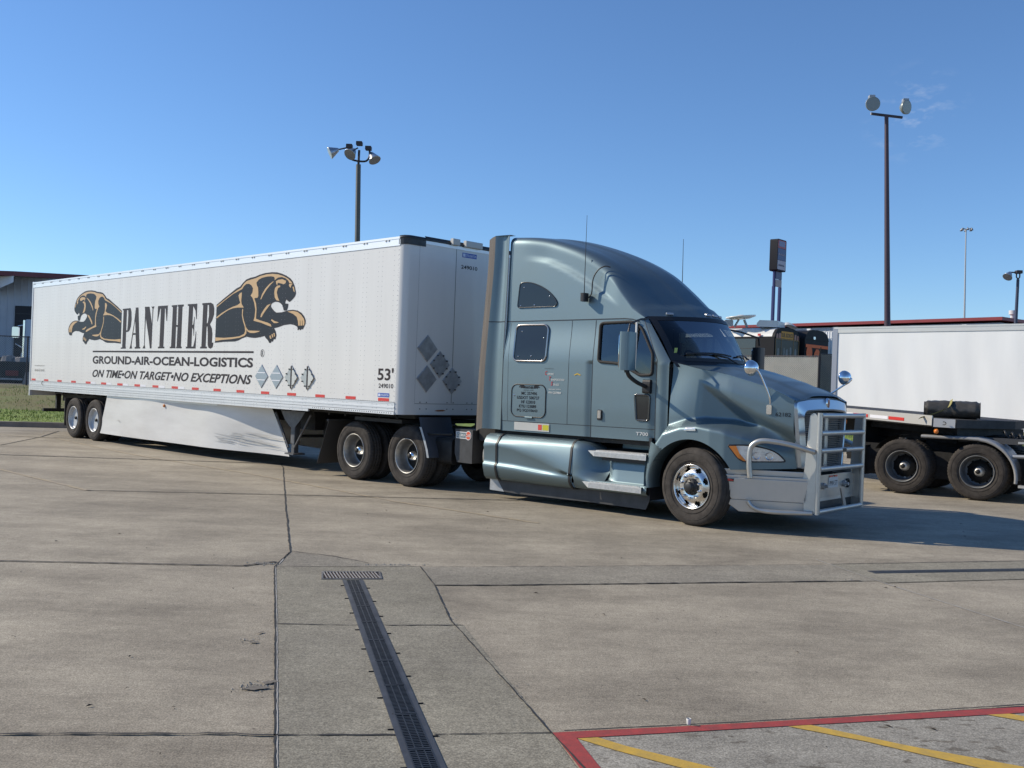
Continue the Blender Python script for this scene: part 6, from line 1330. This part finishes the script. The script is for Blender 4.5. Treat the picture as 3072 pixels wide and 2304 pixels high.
# ---------------------------------------------------------------- flatbed and its tractor
hd = math.radians(-66); fd = Vector((math.cos(hd), math.sin(hd))); fr_ = Vector((fd.y, -fd.x))*1.0
cor = Vector((7.72, 17.62))            # front right corner of the deck
FB = thing('flatbed_trailer', 'low flatbed trailer with red and white striped deck edge on the black tractor', 'trailer', (cor.x, cor.y, 0), hd)
FB.rotation_euler = (0, .028, hd)
m = MB(); dpl = [(-13.5, 0), (-.30, 0), (.0, .26), (0, 1.75), (-.35, 2.5), (-13.5, 2.5)]
m.prism(dpl, lambda p: (p[0], p[1], 1.27), lambda p: (p[0], p[1], 1.42)); m.build('deck', mat('deck_grey', (.05, .048, .046), .7, .1, var=.25, vscale=4), FB)
MB().box(-13.5, -.30, -.02, .0, 1.29, 1.47).build('side_rail', BALU, FB)
for i in range(14):
    x = -.95-i*.92; MB().box(x-.38, x, -.026, -.0215, 1.325, 1.385).build('red_reflector', REDR, FB); MB().box(x-.86, x-.40, -.026, -.0215, 1.325, 1.385).build('white_reflector', WREFL, FB)
MB().box(-13, -.5, .75, .85, .95, 1.27).box(-13, -.5, 1.65, 1.75, .95, 1.27).box(-2.2, -.1, .4, 2.1, 1.13, 1.27).build('underframe', BLACKST, FB)
m = MB().add([(-.285, .005, 1.27), (-.012, .24, 1.27), (-.012, .24, 1.425), (-.285, .005, 1.425)], [(0, 1, 2, 3)]); m.v = [(x+.012, y-.012, z) for x, y, z in m.v]; ccp = m.build('corner_plate', WHITE, FB)
hk = MB(); cc = Vector((-.135, .10, 1.345)); dd = Vector((.27, .235, 0)).normalized(); nn_ = Vector((.65, -.75, 0))*.02
hk.tube([cc+nn_+dd*(.035*math.cos(a))+Vector((0, 0, .028*math.sin(a))) for a in [math.radians(-120+30*i) for i in range(9)]], .007, 6).build('tie_ring', BLACKPL, ccp)
for x in (-2.55, -.25): MB().lathe([(0, .045), (-.03, .04), (-.04, 0)], 12, Matrix.Translation((x, .06, 1.19))).build('amber_lamp', AMBER, FB)
MB().box(-2.4, -2.36, .2, 1.2, .75, 1.27).build('mudflap', TREAD, FB)
for x in (-11.2, -12.5): wheel(FB, x, .03, 'dark', z=.51+.028*x)
TG = mat('black_tarpaulin', (.062, .057, .05), .5, 0, .1, var=.35, vscale=6, bump=.6, bscale=9)
m = MB(); G = []
for i in range(33):
    t = i/32; x = .95*t; row = []
    pinch = 1-.07*math.exp(-((t-.50)/.05)**2)-.03*math.exp(-((t-.8)/.08)**2)
    for j in range(25):
        a = 2*PI*j/24; r = .172*pinch*(1+.035*math.sin(3*a+t*5)+.03*math.sin(7*a-t*11)+.03*math.sin(9*a+t*33))*(1-.12*(t < .04 or t > .96)); row.append((x, r*1.15*math.cos(a), .165+r*.95*math.sin(a)))
    G.append(row)
m.grid(G); m.add(G[0], [tuple(range(24))]); m.add(G[-1], [tuple(range(24))])
tp = m.build('tarp_roll', TG, None, P('black rolled tarpaulin lying on the flatbed deck', 'tarp roll')); tp.location = (7.76, 18.60, 1.425); tp.rotation_euler = (0, 0, math.radians(-24))
ring = MB(); 
for q in (.16, .12, .08, .04): ring.tube([(.955, q*1.1*math.cos(a), .165+q*.95*math.sin(a)) for a in [2*PI*i/18 for i in range(18)]], .006, 5, closed=True)
ring.build('rolled_end', TG, tp)
so__ = MB(); e1 = Vector((7.30, 18.55, 1.40)); a_ = [Vector((7.42, 17.98, 1.42)), Vector((7.80, 18.14, 1.53)), Vector((8.02, 18.20, 1.62)), Vector((8.11, 18.27, 1.71)), Vector((8.17, 18.38, 1.775)), Vector((8.23, 18.52, 1.77))]
so__.grid([[p+Vector((-.02, .009, -.02)) for p in spline([tuple(q) for q in a_], 4)], [p+Vector((.022, -.010, .02)) for p in spline([tuple(q) for q in a_], 4)]])
so__.build('ratchet_strap', mat('olive_strap', (.30, .27, .10), .8), None, P('olive-yellow webbing strap pulled over the tarpaulin roll', 'strap'))
# tractor: origin at the outer face of its rear drive wheel
kd = math.atan2(-.80, 1.01)
KT = thing('semi_truck', 'black semi tractor chassis with grey half fender at the right edge, under the flatbed front', 'truck', (7.276, 18.357, 0), kd)
wheel(KT, 0, 0, 'dark'); wheel(KT, 1.30, 0, 'dark'); wheel(KT, 0, 2.4, 'dark', -1); wheel(KT, 1.30, 2.4, 'dark', -1)
m = MB().box(-1.3, 6, .75, .85, .62, .88).box(-1.3, 6, 1.55, 1.65, .62, .88).cyl((0, .2, .51), (0, 2.2, .51), .08, 10).cyl((1.3, .2, .51), (1.3, 2.2, .51), .08, 10).rbox(.2, 1.1, .8, 1.6, .85, 1.1, .08, 'y').box(-1.2, 3.2, .5, 1.9, .55, .66).box(-1.0, 2.4, .42, .55, .3, .80); m.build('chassis', BLACKST, KT)
MB().box(-.82, -.78, .02, .62, .28, .85).build('mudflap', TREAD, KT)
m = MB(); G = []
for a in [math.radians(x) for x in range(150, 84, -6)]: G.append([(.58*math.cos(a), .02, .51+.58*math.sin(a)), (.58*math.cos(a), .62, .51+.58*math.sin(a))])
m.grid(G); m.build('rear_fender', BLACKPL, KT)
FGR = mat('grey_fibre_fender', (.30, .30, .30), .45, .1, .2, var=.12, vscale=3)
pth = [(.34, 1.115), (.7, 1.115), (1.0, 1.12), (1.30, 1.115)]+[(1.28+.66*math.cos(a), .46+.65*math.sin(a)) for a in [math.radians(x) for x in range(84, -14, -7)]]
m = MB().grid([[(x, y, z+o) for x, z in pth] for y, o in ((-.02, -.05), (-.03, -.025), (-.01, 0), (.05, .008), (.60, .008))]); m.tube([(x, -.01, z-.025) for x, z in pth], .030, 8)
fo = m.build('half_fender', FGR, KT); MB().tube([(1.85, .05, .82), (2.35, .05, .84)], .035, 8).build('fender_bracket', DULL, fo)
MB().box(2.10, 3.4, .02, .7, .40, .86).build('battery_box', mat('box_steel', (.16, .17, .18), .4, .5), KT)
MB().box(1.98, 3.4, -.04, .12, .29, .335).build('step_plate', BALU, KT); MB().box(1.9, 3.6, .25, .5, 1.04, 1.075).build('deck_plate', BALU, KT); MB().box(.9, 3.6, .3, .45, 1.02, 1.12).build('frame_cover', GREYPL, KT)
hs = MB(); hs.tube([(1.55+1.9*t+.0, .7+.05*math.cos(2*PI*t*15), 1.20+.055*math.sin(2*PI*t*15)-.12*math.sin(PI*t)) for t in [i/150 for i in range(151)]], .016, 5); hs.build('air_hose', BLACKPL, KT)
hb = MB(); hb.lathe([(0, 0), (0, .34), (.06, .35), (.06, 0)], 20, Matrix.Translation((1.5, 1.2, 1.1)) @ Matrix.Rotation(math.radians(90), 4, 'X')); hb.build('fifth_wheel', BLACKST, KT)

# ---------------------------------------------------------------- far-left yard: cab, flatbed, blocks; and barrel on the right
K2 = thing('semi_truck', 'blue-white cab with square mirror half hidden behind the lettered trailer at the far left', 'truck', (-24.72, 50, .95), 0)
MB().rbox(.0, 2.5, 0, 3.6, .9, 3.25, .12, 'y').rbox(-.25, 2.6, .2, 3.0, .35, 1.6, .1, 'y').build('cab', mat('pale_blue_white_paint', (.42, .50, .60), .35, 0, .4), K2)
MB().rbox(-.62, -.28, -.05, .05, 2.30, 2.85, .06, 'y').tube([(-.4, .1, 2.9), (.1, .2, 3.0)], .03, 6).tube([(-.5, .1, 2.0), (0, .2, 1.7)], .03, 6).build('mirror', CHROME, K2)
MB().tube([(-.02, -.03, 1.0), (-.02, -.03, 3.2)], .05, 8).build('edge_trim', CHROME, K2); MB().rbox(-.1, .15, -.05, .0, .65, .85, .03, 'y').build('headlight', LENS, K2)
for x in (.2, 2.2): MB().lathe([(0, 0), (0, .5), (.3, .5), (.3, 0)], 20, Matrix.Translation((x, 1.0, .5))).build('wheel', RUBBER, K2)
K3 = thing('flatbed_trailer', 'black flatbed seen through the chain-link fence at the far left', 'trailer', (-40, 46.5, 0), 0)
MB().box(0, 22.5, 0, 2.5, 1.85, 2.02).box(0, 22.5, .05, .1, 1.25, 1.85).box(.5, 22, .3, .5, 1.0, 1.3).build('deck', mat('flatbed_black', (.02, .02, .022), .6), K3)
MB().rbox(16.2, 16.8, -.05, 0, 1.35, 1.6, .05, 'y').build('tail_lamp', mat('dim_red_lens', (.2, .02, .02), .4), K3)
MB().box(14, 17, -.03, .02, 1.15, 1.24).build('white_bar', DULL, K3)
for x in (15.2, 16.6, 18.2): MB().lathe([(0, 0), (0, .42), (.3, .42), (.3, 0)], 20, Matrix.Translation((x, .2, 1.42))).build('wheel', RUBBER, K3)
for i, (x, w_, h, lb) in enumerate(((-24.1, .75, .28, 'pale concrete lump at the left edge of the far black flatbed'), (-23.45, .8, .26, 'pale concrete lump on the far black flatbed, nearest the hidden cab'))):
    m = MB(); k = 9; base = [(w_*.5*math.cos(2*PI*j/k)*random.uniform(.8, 1.1), .4*math.sin(2*PI*j/k)) for j in range(k)]; m.add([(a, b, 0) for a, b in base]+[(a*.8, b*.8, h*random.uniform(.7, 1.1)) for a, b in base], [(j, (j+1) % k, k+(j+1) % k, k+j) for j in range(k)]+[tuple(range(k, 2*k))]); o = m.build('concrete_lump', mat('dusty_concrete', (.30, .28, .27), .9), None, P(lb, 'concrete block')); o.location = (x, 47.3, 2.02)
m = MB().prism([(-.45, 0), (.45, 0), (.30, .62), (-.30, .62)], lambda p: (p[0], 0, p[1]), lambda p: (p[0], .5, p[1])); o = m.build('concrete_barrier', mat('dusty_concrete', (.30, .28, .27), .9), None, P('sand-coloured concrete barrier end at the foot of the far-left fence', 'barrier'), bevel=.03); o.location = (-21.15, 43.6, .95)
BR = MB().lathe([(0, 0), (0, .46), (.95, .44), (.98, .40), (.98, 0)], 28, Matrix.Translation((14.0, 36.2, .12)) @ Matrix.Rotation(math.radians(90), 4, 'X') @ Matrix.Diagonal((1, 1, 1, 1)))
BR.build('concrete_planter', mat('tan_concrete', (.42, .36, .27), .85, var=.1, vscale=3), None, P('tan round concrete drum on the grass under the flatbed', 'concrete drum'))
MB().cyl((15.35, 36.0, .1), (15.35, 36.0, 1.6), .045, 8).build('marker_post', mat('tan_concrete2', (.42, .38, .30), .8), None, P('thin pale post standing right of the tan drum, seen under the flatbed', 'post'))
